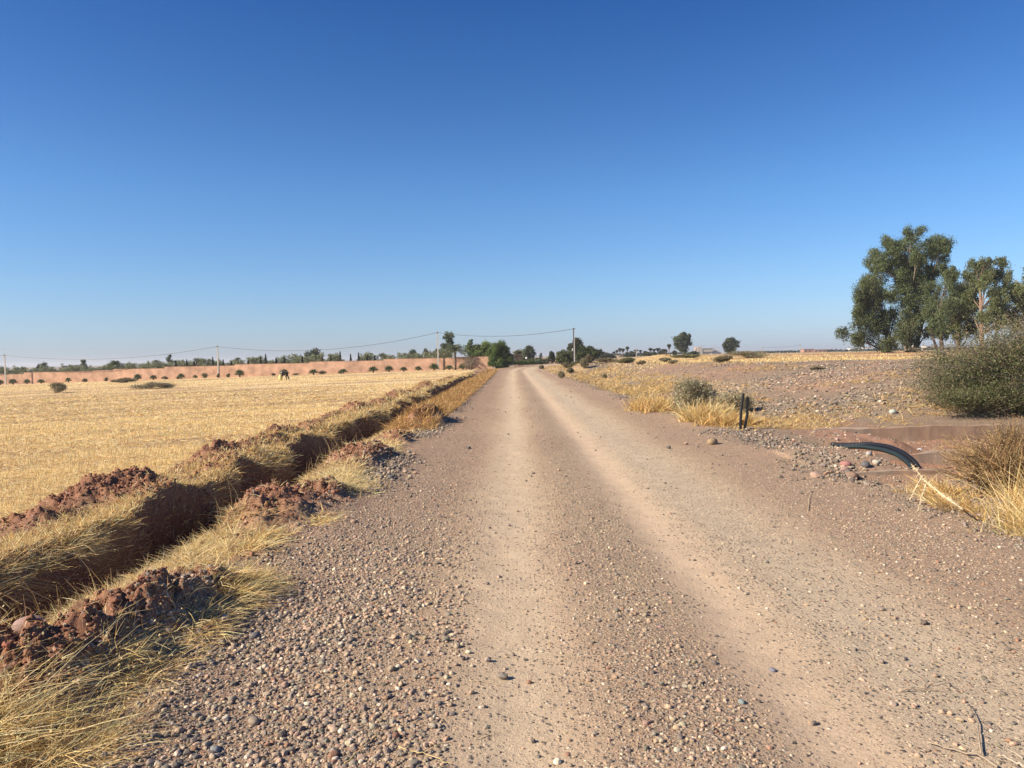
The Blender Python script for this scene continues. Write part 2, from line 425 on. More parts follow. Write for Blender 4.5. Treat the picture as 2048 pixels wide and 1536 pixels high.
def mixc(a, b, t):
    t = np.clip(t, 0, 1)[..., None]
    return a * (1 - t) + np.asarray(b) * t
def field_rows(x, y):
    """worn rows in the stubble: 0 bare .. 1 thick"""
    u, w = x * .94 + y * .34, -x * .34 + y * .94
    a = fbm(u * .05, w * .42, 4, 1); b = fbm(x * .5, y * .5, 3, 4)
    st_ = .7 * sm(.56, .64, fbm(u * .06, w * 1.3, 3, 2)) * (1 - sm(60, 110, y))
    return np.clip(1.05 - st_ - sm(.47, .58, a) * .85 - sm(.50, .64, b) * .5, .06, 1)
def ground_look(x, y):
    xr = x - shift(y); e = xr - redge(y)
    n1, n2, n3 = fbm(x * .9, y * .35, 4, 0), fbm(x * .35, y * .35, 4, 2), fbm(x * 3, y * 3, 3, 4)
    col = np.broadcast_to(np.array([.47, .335, .21]), x.shape + (3,)).copy()
    col = mixc(col, (.42, .265, .17), sm(.45, .62, n1) * .8)
    tr = gs(xr, -.05 + .12 * (vn(y * .25, y * 0, 1) - .5), .44); tr2 = gs(xr, 1.28, .26); tr3 = gs(xr, 1.95 + .2 * (vn(y * .2, y * 0 + 5, 2) - .5), .75)
    col = mixc(col, (.63, .49, .335), tr * .95)
    col = mixc(col, (.62, .50, .35), tr3 * .9)
    col = mixc(col, (.64, .48, .33), tr2 * .9)
    col = mixc(col, (.38, .235, .155), gs(xr, -1.35, .6) * .8)
    col = mixc(col, (.43, .285, .19), sm(2.5, 3.3, xr) * .7)
    grav = .46 + .6 * gs(xr, .72, .32) + .6 * gs(xr, -1.1, .55) + .15 * gs(xr, 3.2, .8)
    grav = grav * (1 - .72 * tr) * (1 - .8 * tr2) * (1 - .35 * tr3) * (.6 + .8 * n1)
    # grey loose gravel margins
    mg = np.maximum(gs(xr, -1.85 + .35 * (n2 - .5), .28) * sm(.38, .55, fbm(x * .6, y * .55, 3, 3)), gs(xr, 4.35, .45) * sm(.35, .55, fbm(x * .5, y * .4, 3, 1)))
    col = mixc(col, (.22, .175, .135), mg * .9); grav = np.maximum(grav, mg)
    # left earth
    L = sm(-1.95, -2.25, xr)
    soil = mixc(np.broadcast_to(np.array([.28, .155, .098]), x.shape + (3,)), (.34, .20, .13), sm(.5, .7, n3))
    soil = mixc(soil, (.42, .29, .15), sm(.42, .6, fbm(x * 1.3, y * 1.1, 3, 5)) * .7)
    col = col * (1 - L[..., None]) + soil * L[..., None]; grav = grav * (1 - L * .85)
    hp, mk = heap_mask(x, y)
    col = mixc(col, (.29, .145, .088), mk * 1.3)
    col = mixc(col, (.065, .032, .021), ditch_mask(x, y) * 1.3)  # dug soil, its colour darkened to paint in the deep shade of the ditch
    # stubble field
    Fm = sm(-5.3, -5.9, x) * (1 - mk)
    st = field_rows(x, y)
    fc = mixc(np.broadcast_to(np.array([.40, .26, .15]), x.shape + (3,)), (.88, .65, .32), st * (.75 + .2 * sm(20, 80, y)))
    fc = mixc(fc, (.95, .75, .42), sm(.5, .75, fbm(x * .09, y * .2, 3, 3)) * .5)
    col = col * (1 - Fm[..., None]) + fc * Fm[..., None]; grav = grav * (1 - Fm)
    # right side
    R = sm(.15, .9, e)
    rc = mixc(np.broadcast_to(np.array([.30, .205, .135]), x.shape + (3,)), (.21, .17, .13), sm(.44, .58, fbm(x * .22, y * .22, 4, 1)))
    rc = mixc(rc, (.36, .215, .14), sm(.56, .68, fbm(x * .3 + 9, y * .3, 3, 3)))
    rc = mixc(rc, (.52, .36, .17), sm(.45, .62, fbm(x * .5, y * .5, 3, 5)) * (1 - sm(2, 6, e)) * sm(15, 18, y) * .8)
    ch = sm(8.6, 9.6, y) * (1 - sm(15.2, 15.8, y)) * sm(1.2, 1.8, e)
    rc = mixc(rc, (.36, .205, .135), ch)
    far = sm(46, 52, y + .08 * x) * np.maximum(sm(5, 13, e), sm(120, 150, y))
    strips = fbm(x * .02 + 3, y * .17, 3, 2)
    fr = mixc(np.broadcast_to(np.array([.58, .41, .20]), x.shape + (3,)), (.42, .25, .15), sm(.46, .56, strips))
    fr = mixc(fr, (.60, .45, .22), gs(y, 56, 6) * .9)
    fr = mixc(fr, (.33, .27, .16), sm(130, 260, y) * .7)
    rc = mixc(rc, fr, 0) * (1 - far[..., None]) + fr * far[..., None]
    col = col * (1 - R[..., None]) + rc * R[..., None]
    grav = grav * (1 - R) + R * (.75 * (1 - ch * .8) * (1 - far))
    # beyond the wall and the end of the road
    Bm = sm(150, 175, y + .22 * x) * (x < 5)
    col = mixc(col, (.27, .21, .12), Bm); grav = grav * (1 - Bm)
    return col, np.clip(grav, 0, 1)

def fan_terrain():
    O = (0.0, -1.2)
    th = np.concatenate([np.radians(np.linspace(-88, -42, 60, endpoint=False)), np.radians(np.linspace(-42, 42, 760)), np.radians(np.linspace(42, 88, 61)[1:])])
    rs = [1.0]
    while rs[-1] < 6000:
        r = rs[-1]
        k = .0042 if r < 14 else .0055 if r < 60 else .010 if r < 200 else .05
        rs.append(r * (1 + k) if r > 2.5 else r + .03)
    rs = np.array(rs)
    X = O[0] + rs[:, None] * np.sin(th)[None]; Y = O[1] + rs[:, None] * np.cos(th)[None]
    Z = H(X, Y)
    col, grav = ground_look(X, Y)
    nr, nt = X.shape
    idx = np.arange(nr * nt).reshape(nr, nt)
    q = np.stack([idx[:-1, :-1], idx[:-1, 1:], idx[1:, 1:], idx[1:, :-1]], -1).reshape(-1, 4)
    xc = (X[:-1, :-1] + X[1:, 1:]).ravel() / 2; yc = (Y[:-1, :-1] + Y[1:, 1:]).ravel() / 2
    xr = xc - shift(yc)
    road = (xr > -1.7) & (xr < 4.1) & (yc < 170)
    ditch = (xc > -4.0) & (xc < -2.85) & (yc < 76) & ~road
    field = (xc < -5.6) & (yc < 128 - .235 * xc) & ~road
    V = np.stack([X, Y, Z], -1).reshape(-1, 3); Cc = col.reshape(-1, 3); G = grav.ravel()
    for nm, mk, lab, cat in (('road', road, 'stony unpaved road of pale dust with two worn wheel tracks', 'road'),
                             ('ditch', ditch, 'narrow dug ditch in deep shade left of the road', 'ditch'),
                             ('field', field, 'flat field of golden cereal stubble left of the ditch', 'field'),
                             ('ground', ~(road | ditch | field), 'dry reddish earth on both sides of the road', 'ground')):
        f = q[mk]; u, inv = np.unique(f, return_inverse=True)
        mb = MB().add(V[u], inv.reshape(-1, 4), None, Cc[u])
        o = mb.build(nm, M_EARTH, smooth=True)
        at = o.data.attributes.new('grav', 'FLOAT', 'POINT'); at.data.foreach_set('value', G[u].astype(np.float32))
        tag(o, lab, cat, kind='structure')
fan_terrain()

# ------------------------------------------------------------------ loose stones
STONE_PAL = np.array([(.18, .15, .12), (.30, .245, .19), (.25, .21, .165), (.41, .30, .21), (.48, .335, .22), (.37, .285, .20), (.53, .42, .29), (.66, .56, .42), (.33, .19, .12)])
STONE_W = np.array([.10, .17, .12, .17, .15, .12, .09, .04, .04])
def stone_cols(n, w=STONE_W):
    return jit(STONE_PAL[rng.choice(len(STONE_PAL), n, p=w / w.sum())], n, .12, .03)
def pick(N, x0, x1, y0, y1, dens, powr=1.0):
    """points whose number falls off with distance from where one stands"""
    u = rng.random(N); y = y0 * (y1 / y0) ** u if powr == 1 else (y0 ** (1 - powr) + u * (y1 ** (1 - powr) - y0 ** (1 - powr))) ** (1 / (1 - powr))
    x = rng.uniform(x0, x1, N) if not callable(x0) else x0(y) + rng.random(N) * (x1(y) - x0(y))
    k = rng.random(N) < dens(x, y)
    return x[k], y[k]
def on_ground(x, y, dz=0): return np.stack([x, y, H(x, y) + dz], 1)

def gravel():
    mb = MB()
    def dens(x, y):
        _, g = ground_look(x, y); return np.clip(g * 1.25 - .12, .03, 1)
    # larger rounded pebbles close by, then smaller chips; fewer with distance
    for N, x0, x1, y0, y1, s0, s1, sub in ((30000, -2.1, -.3, 2.2, 10, .006, .021, 1), (13000, -.6, 4.6, 2.2, 9, .007, .019, 1), (120000, -2.2, 5.2, 2.2, 11, .004, .010, 0), (60000, -2.3, 5, 6, 24, .006, .013, 0), (6000, -2.2, 4.6, 18, 60, .008, .018, 0)):
        x, y = pick(N, x0, x1, y0, y1, (lambda x, y: dens(x, y) * (1 - .92 * sm(4.6, 8.5, y)) * (.4 + .6 * sm(.36, .52, fbm(x * 1.6, y * 1.6, 3, 5)))) if sub else dens)
        s = s0 + (s1 - s0) * rng.beta(1.1, 3.6, len(x)) * 1.5
        scatter_rocks(mb, on_ground(x, y, -.002), s, stone_cols(len(x)), sub, .07, (.4, .8), 12, .42)
    tag(mb.build('gravel', M_STONE), 'loose grey and pink pebbles spread over the unpaved road', 'gravel', kind='stuff')
    mb = MB()                      # coarse dark stones in the margins
    def dm(x, y):
        xr = x - shift(y)
        a = gs(xr, -1.85, .33) * sm(.36, .52, fbm(x * .6, y * .55, 3, 3)) + gs(xr, 4.5, .5) * sm(.35, .5, fbm(x * .5, y * .4, 3, 1)) + .03
        return np.clip(a - .024, 0, 1)
    w = STONE_W * np.array([3.4, 2.8, 2.4, .7, .5, .9, .35, .22, 1.])
    for N, y0, y1, s0, s1, sub in ((30000, 2.6, 12, .010, .028, 0), (36000, 9, 70, .016, .045, 0)):
        x, y = pick(N, -2.5, 5.6, y0, y1, dm)
        s = s0 + (s1 - s0) * rng.beta(1.2, 4, len(x)) * 1.6
        scatter_rocks(mb, on_ground(x, y, -.002), s, stone_cols(len(x), w), sub, .09, (.5, .85), 10, .3)
    tag(mb.build('margin_gravel', M_STONE), 'dark coarse gravel heaped along both edges of the road', 'gravel', kind='stuff')
gravel()

def rock_field():
    mb = MB()
    def d(x, y):
        e = x - redge(y)
        return sm(.8, 3.5, e) * sm(15.8, 19, y) * (.25 + .75 * sm(.42, .6, fbm(x * .22, y * .22, 4, 1))) * (1 - sm(46, 54, y + .08 * x) * sm(4, 12, e)) * (1 - sm(80, 100, y)) + sm(.2, .6, e) * (y < 10.2) * .25 + (e > .2) * (y > 10.3) * (y < 12.9) * (x < 5.9) * 1.0 + .45 * (e > 1) * (y > 10) * (y < 15.4)
    w = STONE_W * np.array([2, 2.2, 2.2, .9, .6, 1, .6, 1.0, .8])
    for N, y0, y1, s0, s1 in ((14000, 9, 26, .012, .045), (46000, 17, 56, .016, .068), (700, 18, 54, .05, .11)):
        x, y = pick(N, lambda y: 4.2 + 0 * y, lambda y: .8 * y + 4, y0, y1, d)
        s = s0 + (s1 - s0) * rng.beta(1.1, 4, len(x)) * 1.5
        scatter_rocks(mb, on_ground(x, y, -.004), s, stone_cols(len(x), w), 0, .1, (.35, .65), 10, .35)
    tag(mb.build('rubble', M_STONE), 'river stones strewn over the rough rise right of the road', 'stones', kind='stuff')
rock_field()

def clods():
    mb = MB()
    def d(x, y):
        _, mk = heap_mask(x, y)
        return np.clip(mk * 1.3 - .15, 0, 1) + (.06 + .3 * (x > -2.95) * (y > 5.5)) * sm(-2.0, -2.3, x) + .7 * (ditch_mask(x, y) > .06)
    for N, y0, y1, s0, s1, sub in ((75000, 2.9, 14, .003, .020, 0), (900, 2.9, 12, .016, .045, 2), (42000, 8, 75, .008, .042, 0)):
        x, y = pick(N, -6.6, -1.6, y0, y1, d)
        s = s0 + (s1 - s0) * rng.beta(1, 4.5, len(x)) * 1.4
        c = jit((.31, .155, .095), len(x), .25, .05); k = rng.random(len(x)) < .12; c[k] = jit((.34, .19, .13), k.sum(), .15)
        scatter_rocks(mb, on_ground(x, y, 0), s, c, sub, .16, (.6, .95), 12, .5, .5, facet=True)
    tag(mb.build('soil_clods', M_CLOD), 'crumbly red brown clods on the heaps along the ditch', 'soil', kind='stuff')
clods()

# ------------------------------------------------------------------ grass and stubble
STRAW = np.array([(.96, .68, .28), (.98, .80, .42), (.76, .48, .18), (.58, .37, .14), (.94, .74, .41), (.56, .44, .2)])
def straw_cols(n, p=(.28, .2, .2, .1, .17, .05)):
    return jit(STRAW[rng.choice(6, n, p=np.array(p) / sum(p))], n, .14, .03)
def px_w(y, k=.42): return np.maximum(.0019, 1.25 * k * y / 769 / 2)

def tufts(mb, x, y, per, L0, L1, spread, lean=(0, 0), cols=None, wk=.45, rad=.05, up=.55, dz=0.0, seg=2, bendk=.5, curl=.2):
    n = len(x)
    if not n: return
    X = np.repeat(x, per); Y = np.repeat(y, per)
    a = rng.uniform(0, 2 * PI, n * per); r = rad * np.sqrt(rng.random(n * per))
    D = np.stack([np.cos(a) * spread * rng.random(n * per) + lean[0], np.sin(a) * spread * rng.random(n * per) + lean[1], np.full(n * per, up) * rng.uniform(.5, 1.3, n * per)], 1)
    D /= np.linalg.norm(D, axis=1, keepdims=True)
    X = X + r * np.cos(a); Y = Y + r * np.sin(a)
    P = on_ground(X, Y, dz - .01)
    L = np.repeat(rng.uniform(L0, L1, n), per) * rng.uniform(.5, 1.15, n * per)
    bend = np.stack([D[:, 0] * bendk, D[:, 1] * bendk, -rng.uniform(.05, .6, n * per) * bendk], 1) + curl * unit(n * per)
    c = straw_cols(n * per) if cols is None else cols(n * per)
    blades(mb, P, D, L, px_w(Y, wk) * rng.uniform(.7, 1.5, n * per), bend, c, seg)

def stubble():
    mb = MB()
    def d(x, y):
        _, mk = heap_mask(x, y)
        return field_rows(x, y) * sm(-5.15, -5.7, x) * (y < 126 - .235 * x) * (1 - mk)
    x, y = pick(420000, lambda y: -.82 * y - 5, lambda y: -5.1 + 0 * y, 6.5, 155, d, 1.0)
    n = len(x)
    D = np.stack([rng.normal(0, .22, n), rng.normal(0, .22, n), np.ones(n)], 1); D /= np.linalg.norm(D, axis=1, keepdims=True)
    c = jit(np.array([(.96, .73, .37), (.98, .84, .50), (.85, .59, .26), (.62, .41, .19)])[rng.choice(4, n, p=(.4, .27, .23, .1))], n, .12, .02)
    blades(mb, on_ground(x, y, -.01), D, rng.uniform(.035, .115, n), px_w(y, .45), .1 * unit(n), c, 1)
    # cut straw lying between the stalks
    x, y = pick(60000, lambda y: -.82 * y - 5, lambda y: -5.0 + 0 * y, 6.5, 60, lambda x, y: sm(-5.0, -5.6, x))
    n = len(x); a = rng.uniform(0, 2 * PI, n)
    D = np.stack([np.cos(a), np.sin(a), rng.uniform(0, .25, n)], 1); D /= np.linalg.norm(D, axis=1, keepdims=True)
    blades(mb, on_ground(x, y, .01), D, rng.uniform(.08, .3, n), px_w(y, .5), .1 * unit(n), straw_cols(n), 1)
    tag(mb.build('stubble', M_STRAW), 'short upright golden cereal stalks left standing in the field', 'stubble', kind='stuff')
stubble()

def ditch_grass():
    mb = MB()
    # matted bushy grass on the bank above the ditch
    def d1(x, y):
        _, mk = heap_mask(x, y)
        a = gs(x, -4.2, .28) * (x < -3.95) * 1.0 + sm(-5.9, -5.2, x) * sm(-3.7, -4.2, x) * sm(.42, .56, fbm(x * 1.1, y * .8, 3, 1)) * .8
        return np.clip(a * (1 - .92 * mk) * (x > -6) * (.35 + sm(.3, .5, fbm(x * .8, y * .5, 3, 4))), 0, 1)
    greenish = lambda n: straw_cols(n, (.28, .18, .2, .12, .14, .10))
    x, y = pick(12000, -6, -3.6, 4.6, 20, d1); tufts(mb, x, y, 11, .035, .10, 1.5, (.0, 0), greenish, .6, .07, 1.0, bendk=.4, curl=.55, seg=3)
    x, y = pick(4200, -6, -3.6, 16, 80, d1); tufts(mb, x, y, 14, .07, .17, 1.4, (.0, 0), greenish, .5, .13, .9, bendk=.4, curl=.5)
    # blades hanging over the edge into the ditch
    x, y = pick(4200, -4.02, -3.72, 4.4, 40, lambda x, y: .6 + 0 * x); tufts(mb, x, y, 9, .05, .16, 1.5, (.3, 0), greenish, .5, .08, .5, bendk=.8, curl=.5, seg=3)
    # short pale grass on the road side lip
    def d2(x, y): return np.clip(gs(x, -2.82, .14) + .8 * gs(x, -2.45, .3) * sm(.45, .58, fbm(x * 1.2, y * .7, 3, 2)), 0, 1) * (1 - .9 * heap_mask(x, y)[1])
    x, y = pick(4200, -3.1, -1.9, 3.2, 20, d2); tufts(mb, x, y, 12, .05, .14, 1.1, (0, 0), None, .45, .05, .6)
    pale = lambda n: straw_cols(n, (.25, .4, .05, .03, .27, .0))
    for cx, cy, rx, ry, n in ((-2.35, 10.3, .25, .7, 300), (-2.6, 6.4, .2, .8, 190), (-2.65, 5.0, .15, .6, 150), (-2.45, 13.4, .3, .8, 200), (-2.0, 9.4, .2, .5, 140)):
        tufts(mb, rng.normal(cx, rx / 1.6, n), rng.normal(cy, ry / 1.6, n), 14, .06, .17, 1.2, (.05, 0), pale, .5, .06, .5)
    # orange strip further on, between ditch and road
    rust = lambda n: jit((.60, .36, .13), n, .2, .05)
    x, y = pick(5200, -2.95, -1.85, 17, 95, lambda x, y: .25 + .75 * sm(20, 27, y) * (1 - .8 * heap_mask(x, y)[1])); tufts(mb, x, y, 14, .12, .28, .8, (0, 0), rust, .55, .12, .8)
    tag(mb.build('bank_grass', M_STRAW), 'matted dry yellow grass lining both lips of the ditch', 'grass', kind='stuff')
    # the long sprawling tussocks at the near road edge
    mb = MB()
    gold = lambda n: straw_cols(n, (.38, .32, .14, .05, .1, .01))
    for cx, cy, rx, ry, n, L, ln in ((-2.32, 3.0, .34, .26, 330, .33, (.4, .1)), (-1.8, 3.1, .12, .2, 45, .2, (.5, .05)), (-1.95, 3.75, .13, .3, 90, .18, (.5, -.1)), (-1.87, 5.1, .12, .35, 130, .18, (.6, -.05)),
                                     (-1.8, 4.4, .08, .3, 55, .16, (.6, -.2)), (-2.2, 6.6, .14, .35, 110, .14, (.3, -.2)), (-2.75, 3.7, .15, .4, 60, .14, (.3, .1)), (-1.9, 7.5, .1, .2, 26, .14, (.5, -.2))):
        tufts(mb, rng.normal(cx, rx / 1.5, n), rng.normal(cy, ry / 1.5, n), 10, L * .3, L, 1.7, ln, gold, .66, .07, .75, .0, 3, .7, .35)
    # seed heads caught in them
    n = 420; x, y = rng.normal(-2.0, .3, n), rng.normal(3.25, .4, n)
    leaves(mb, on_ground(x, y, .1) + np.stack([0 * x, 0 * x, rng.uniform(0, .16, n)], 1), .007, .005, jit((.72, .55, .24), n))
    tag(mb.build('tussock_grass', M_STRAW), 'long golden grass sprawling over gravel in the lower left corner', 'grass', kind='stuff')
    # a few dry stalks leaning into the ditch
    mb = MB()
    for _ in range(70):
        y0 = rng.uniform(4.2, 15); x0 = -2.9 + rng.normal(0, .06); L = rng.uniform(.15, .42); a = rng.uniform(-2.8, -1.6) if rng.random() < .6 else rng.uniform(0, 6)
        p = np.array([x0, y0, hz(x0, y0)]); dx = math.cos(a) * .6 * L
        mb.tube([p, p + (dx * .4, .05 * L, L * .55), p + (dx, .1 * L, L * .95)], [.003, .0022, .0012], 4, jit((.58, .42, .22), 1)[0], False)
    for cy in (5.2, 5.35, 4.9):    # dead plant drooping from the left bank
        for _ in range(14):
            p = np.array([-3.78 + rng.normal(0, .07), cy + rng.normal(0, .12), -.02]); L = rng.uniform(.3, .6); s_ = rng.normal(0, .5)
            mb.tube([p, p + (.25 * L, s_ * .2, .12 * L), p + (.6 * L, s_ * .4, -.1 * L), p + (.75 * L, s_ * .5, -.6 * L)], [.004, .0035, .003, .0015], 4, jit((.5, .36, .17), 1)[0], False)
    tag(mb.build('dry_stalks', M_STRAW), 'thin dead stalks sticking out over the dark ditch', 'stalks', kind='stuff')
ditch_grass()

def right_grass():
    mb = MB()
    def d(x, y):
        e = x - shift(y) - redge(y)
        nearb = sm(.1, .5, e) * (1 - sm(1.6, 4.0, e)) * sm(.38, .54, fbm(x * .7, y * .35, 3, 4))
        mid = sm(1.5, 3, e) * (1 - sm(20, 25, y)) * sm(.42, .55, fbm(x * .5, y * .5, 3, 5)) * .8
        pl = sm(.5, 3, e) * sm(.58, .68, fbm(x * .35, y * .3, 3, 2)) * .22
        nearb = np.maximum(nearb, sm(.1, .5, e) * (1 - sm(2.5, 5.5, e)) * sm(22, 30, y) * sm(.30, .46, fbm(x * .5, y * .25, 3, 1)) * .8)
        return np.clip(nearb + mid + pl, 0, 1) * sm(15.2, 16.4, y)
    rust = lambda n: straw_cols(n, (.26, .06, .36, .22, .06, .04)) * .92
    x, y = pick(5600, lambda y: 4.1 + 0 * y, lambda y: 4.5 + .75 * y, 15.6, 36, d); tufts(mb, x, y, 14, .06, .17, 1.2, (.1, 0), rust, .45, .10, .6)
    x, y = pick(6000, lambda y: 3.3 + shift(y), lambda y: 8 + .25 * y, 30, 120, d); tufts(mb, x, y, 12, .10, .24, 1.1, (.1, 0), rust, .42, .25, .6)
    x, y = pick(500, 5.2, 11.5, 10.3, 15.2, lambda x, y: .3 * sm(.5, .62, fbm(x, y, 3, 2))); tufts(mb, x, y, 10, .06, .18, 1.0, (0, 0), rust, .45, .08, .8)
    tag(mb.build('roadside_grass', M_STRAW), 'orange and gold dry grass on the slope right of the road', 'grass', kind='stuff')
    mb = MB()                      # thin straw cover on the fields beyond the rise
    def df(x, y): return sm(49, 54, y + .08 * x) * (x > 7) * np.clip(.06 + gs(y, 57, 5) + .6 * (fbm(x * .02 + 3, y * .17, 3, 2) < .46), 0, 1)
    x, y = pick(36000, lambda y: 6 + 0 * y, lambda y: 8 + .85 * y, 46, 130, df)
    n = len(x); D = np.stack([rng.normal(0, .4, n), rng.normal(0, .4, n), np.ones(n)], 1); D /= np.linalg.norm(D, axis=1, keepdims=True)
    blades(mb, on_ground(x, y, -.01), D, rng.uniform(.06, .16, n), px_w(y, .7), .1 * unit(n), straw_cols(n), 1)
    tag(mb.build('straw_cover', M_STRAW), 'pale straw bands on the fields beyond the stony rise', 'straw', kind='stuff')
right_grass()

# ------------------------------------------------------------------ bushes
def bush_mesh(mb_l, mb_s, c, r, n, leaf, col, base, nst=60, lobes=9, twig=.004, wiry=0.0, spread=1.0, up=.3, col2=None, shell=.35, rise=0.0):
    """uneven lobes of small leaves carried by branching stems; c centre on the ground, r (rx, ry, h)"""
    cx, cy, cz = c; rx, ry, h = r
    L = []
    for i in range(lobes):
        a = rng.uniform(0, 2 * PI); q = rng.uniform(.1, .72)
        L.append((cx + rx * q * math.cos(a), cy + ry * q * math.sin(a), cz + h * rng.uniform(.25, .74) * (1.1 - .45 * q), rng.uniform(.28, .46)))
    L.append((cx, cy, cz + h * .6, .4))
    if rise:                       # the bush grows taller towards +x
        L = [(a, b, cz + (c_ - cz) * (1 + rise * ((a - cx) / rx)), d_ * (1 + .5 * rise * (a - cx) / rx)) for a, b, c_, d_ in L]
    k = rng.integers(0, len(L), n); La = np.array(L)
    u = unit(n); rad = rng.random(n) ** shell
    rough = 1 + .22 * np.sin(u[:, 0] * 6 + k) * np.sin(u[:, 1] * 7 + 2 * k) + .15 * rng.normal(size=n)
    P = La[k, :3] + u * (rad * rough * La[k, 3])[:, None] * np.array([rx, ry, h * .75])
    P[:, 2] = np.maximum(P[:, 2], cz + .02 * h * rng.random(n))
    tone = .75 + .5 * rng.random(len(L))
    cc = jit(col, n, .18, .06) * tone[k][:, None]
    if col2 is not None:
        j = rng.random(n) < (.3 if not rise else .15 + .8 * np.clip((P[:, 2] - cz) / h - .3, 0, 1)); cc[j] = jit(col2, j.sum(), .15)
    leaves(mb_l, P, leaf, leaf * .36, np.clip(cc, 0, 1), up=up)
    for i in range(nst):
        l = L[i % len(L)]; tip = np.array(l[:3]) + unit(1)[0] * np.array([rx, ry, h * .75]) * l[3] * rng.uniform(.6, 1.05)
        tip[2] = max(tip[2], cz + .1 * h)
        b = np.array([cx + rng.normal(0, .14) * rx, cy + rng.normal(0, .14) * ry, cz - .03])
        mid = (b * .45 + tip * .55) + rng.normal(0, .06, 3) * np.array([rx, ry, h]); mid[2] += .08 * h
        mb_s.tube([b, mid, tip], [twig * 2, twig * 1.3, twig * .6], 4, jit(base, 1)[0], False)
        for _ in range(int(wiry)):
            t2 = tip + rng.normal(0, .09, 3) * np.array([rx, ry, h * .8]); t2[2] = max(t2[2], cz)
            mb_s.tube([mid, (mid + t2) / 2 + rng.normal(0, .03, 3), t2], [twig, twig * .8, twig * .4], 3, jit(base, 1)[0], False)
def bush(name, label, pos, r, n, leaf, col, base=(.30, .23, .15), group=None, mat_=None, **kw):
    x, y = pos; z = hz(x, y)
    root = thing(name, label, 'bush', (x, y, z), group)
    a, b = MB(), MB()
    bush_mesh(a, b, (0, 0, 0), r, n, leaf, col, base, **kw)
    a.build('foliage', mat_ or M_LEAF, root); b.build('stems', M_BARK, root)
    return root
GREY, OLIVE, DULL = (.30, .26, .15), (.17, .165, .07), (.25, .205, .115)
def gpos(px, py, z):               # where the ray through a photo pixel meets height z
    r = ray(px, py); t = (z - ZC) / r.z
    return r.x * t, r.y * t
bush('thorn_bush', 'big tangled grey green bush at the right edge behind the concrete channel', (12.3, 17.7), (3.9, 2.0, 2.1), 72000, .026, (.115, .135, .05), (.38, .31, .22), nst=760, lobes=44, rise=.6, twig=.005, wiry=4, col2=(.27, .21, .12), shell=.45)
bush('thorn_bush', 'low green skirt bush in front of the big tangled bush', (10.3, 16.7), (2.0, .75, .8), 26000, .022, (.12, .135, .05), (.3, .24, .15), nst=160, lobes=16, wiry=2, col2=(.2, .18, .1), shell=.6)
bush('sage_bush', 'feathery grey green bush on the right road edge before the gold tussock', (4.75, 20.6), (.85, .7, 1.0), 8000, .030, (.40, .36, .22), (.42, .33, .2), nst=160, lobes=8, twig=.006, wiry=2, up=.8)
bush('sage_bush', 'lower grey bush just left of the two upright black pipes', (5.6, 20.0), (.75, .6, .62), 4200, .028, (.42, .36, .22), (.42, .33, .2), nst=100, lobes=7, twig=.006, wiry=2, up=.8)
bush('dry_bush', 'brown brittle bush in the lower right verge beside the black hoses', (5.1, 7.9), (.8, .55, .82), 7000, .011, (.34, .22, .11), (.40, .27, .14), nst=420, lobes=14, twig=.0035, wiry=3, mat_=M_STRAW, col2=(.45, .33, .16))

def right_tussock(name, label, spots, gold, wk=.6):
    x, y = spots[0][0], spots[0][1]; root = thing(name, label, 'grass clump', (x, y, hz(x, y)))
    mb = MB()
    for cx, cy, rx, ry, n, L, ln in spots:
        tufts(mb, rng.normal(cx, rx / 1.6, n), rng.normal(cy, ry / 1.6, n), 11, L * .45, L, .7, ln, gold, wk, .07, .8, 0, 3, .5)
    o = mb.build('blades', M_STRAW, root, root.location)
    return root
gold = lambda n: straw_cols(n, (.36, .28, .16, .06, .12, .02))
rust = lambda n: straw_cols(n, (.3, .1, .36, .18, .04, .02))
right_tussock('grass_tussock', 'tall pale gold grass clump at the lower right edge of the picture', [(5.05, 7.0, .4, .35, 110, .62, (.05, 0)), (4.75, 6.6, .3, .25, 90, .42, (-.1, 0)), (4.45, 6.5, .25, .2, 70, .22, (-.3, -.1))], gold)
right_tussock('grass_tussock', 'rusty grass fringe low on the verge in front of the brown bush', [(4.6, 8.3, .2, .4, 70, .2, (-.2, 0)), (4.4, 7.6, .15, .4, 60, .18, (-.3, 0)), (5.7, 9.3, .3, .3, 90, .24, (-.1, 0))], rust)
right_tussock('grass_tussock', 'upright yellow tussock between the grey bush and the black pipes', [(4.5, 17.9, .32, .3, 190, .62, (.0, 0)), (4.9, 17.8, .25, .3, 80, .42, (.1, 0))], gold)
right_tussock('grass_tussock', 'orange tussock touching the foot of the two black pipes', [(5.0, 17.2, .42, .25, 150, .36, (0, 0)), (4.6, 17.0, .3, .2, 80, .3, (0, 0))], rust)
right_tussock('grass_tussock', 'orange grass clump left of the feathery grey bush', [(4.1, 22.3, .45, 1.1, 220, .5, (0, 0))], rust)

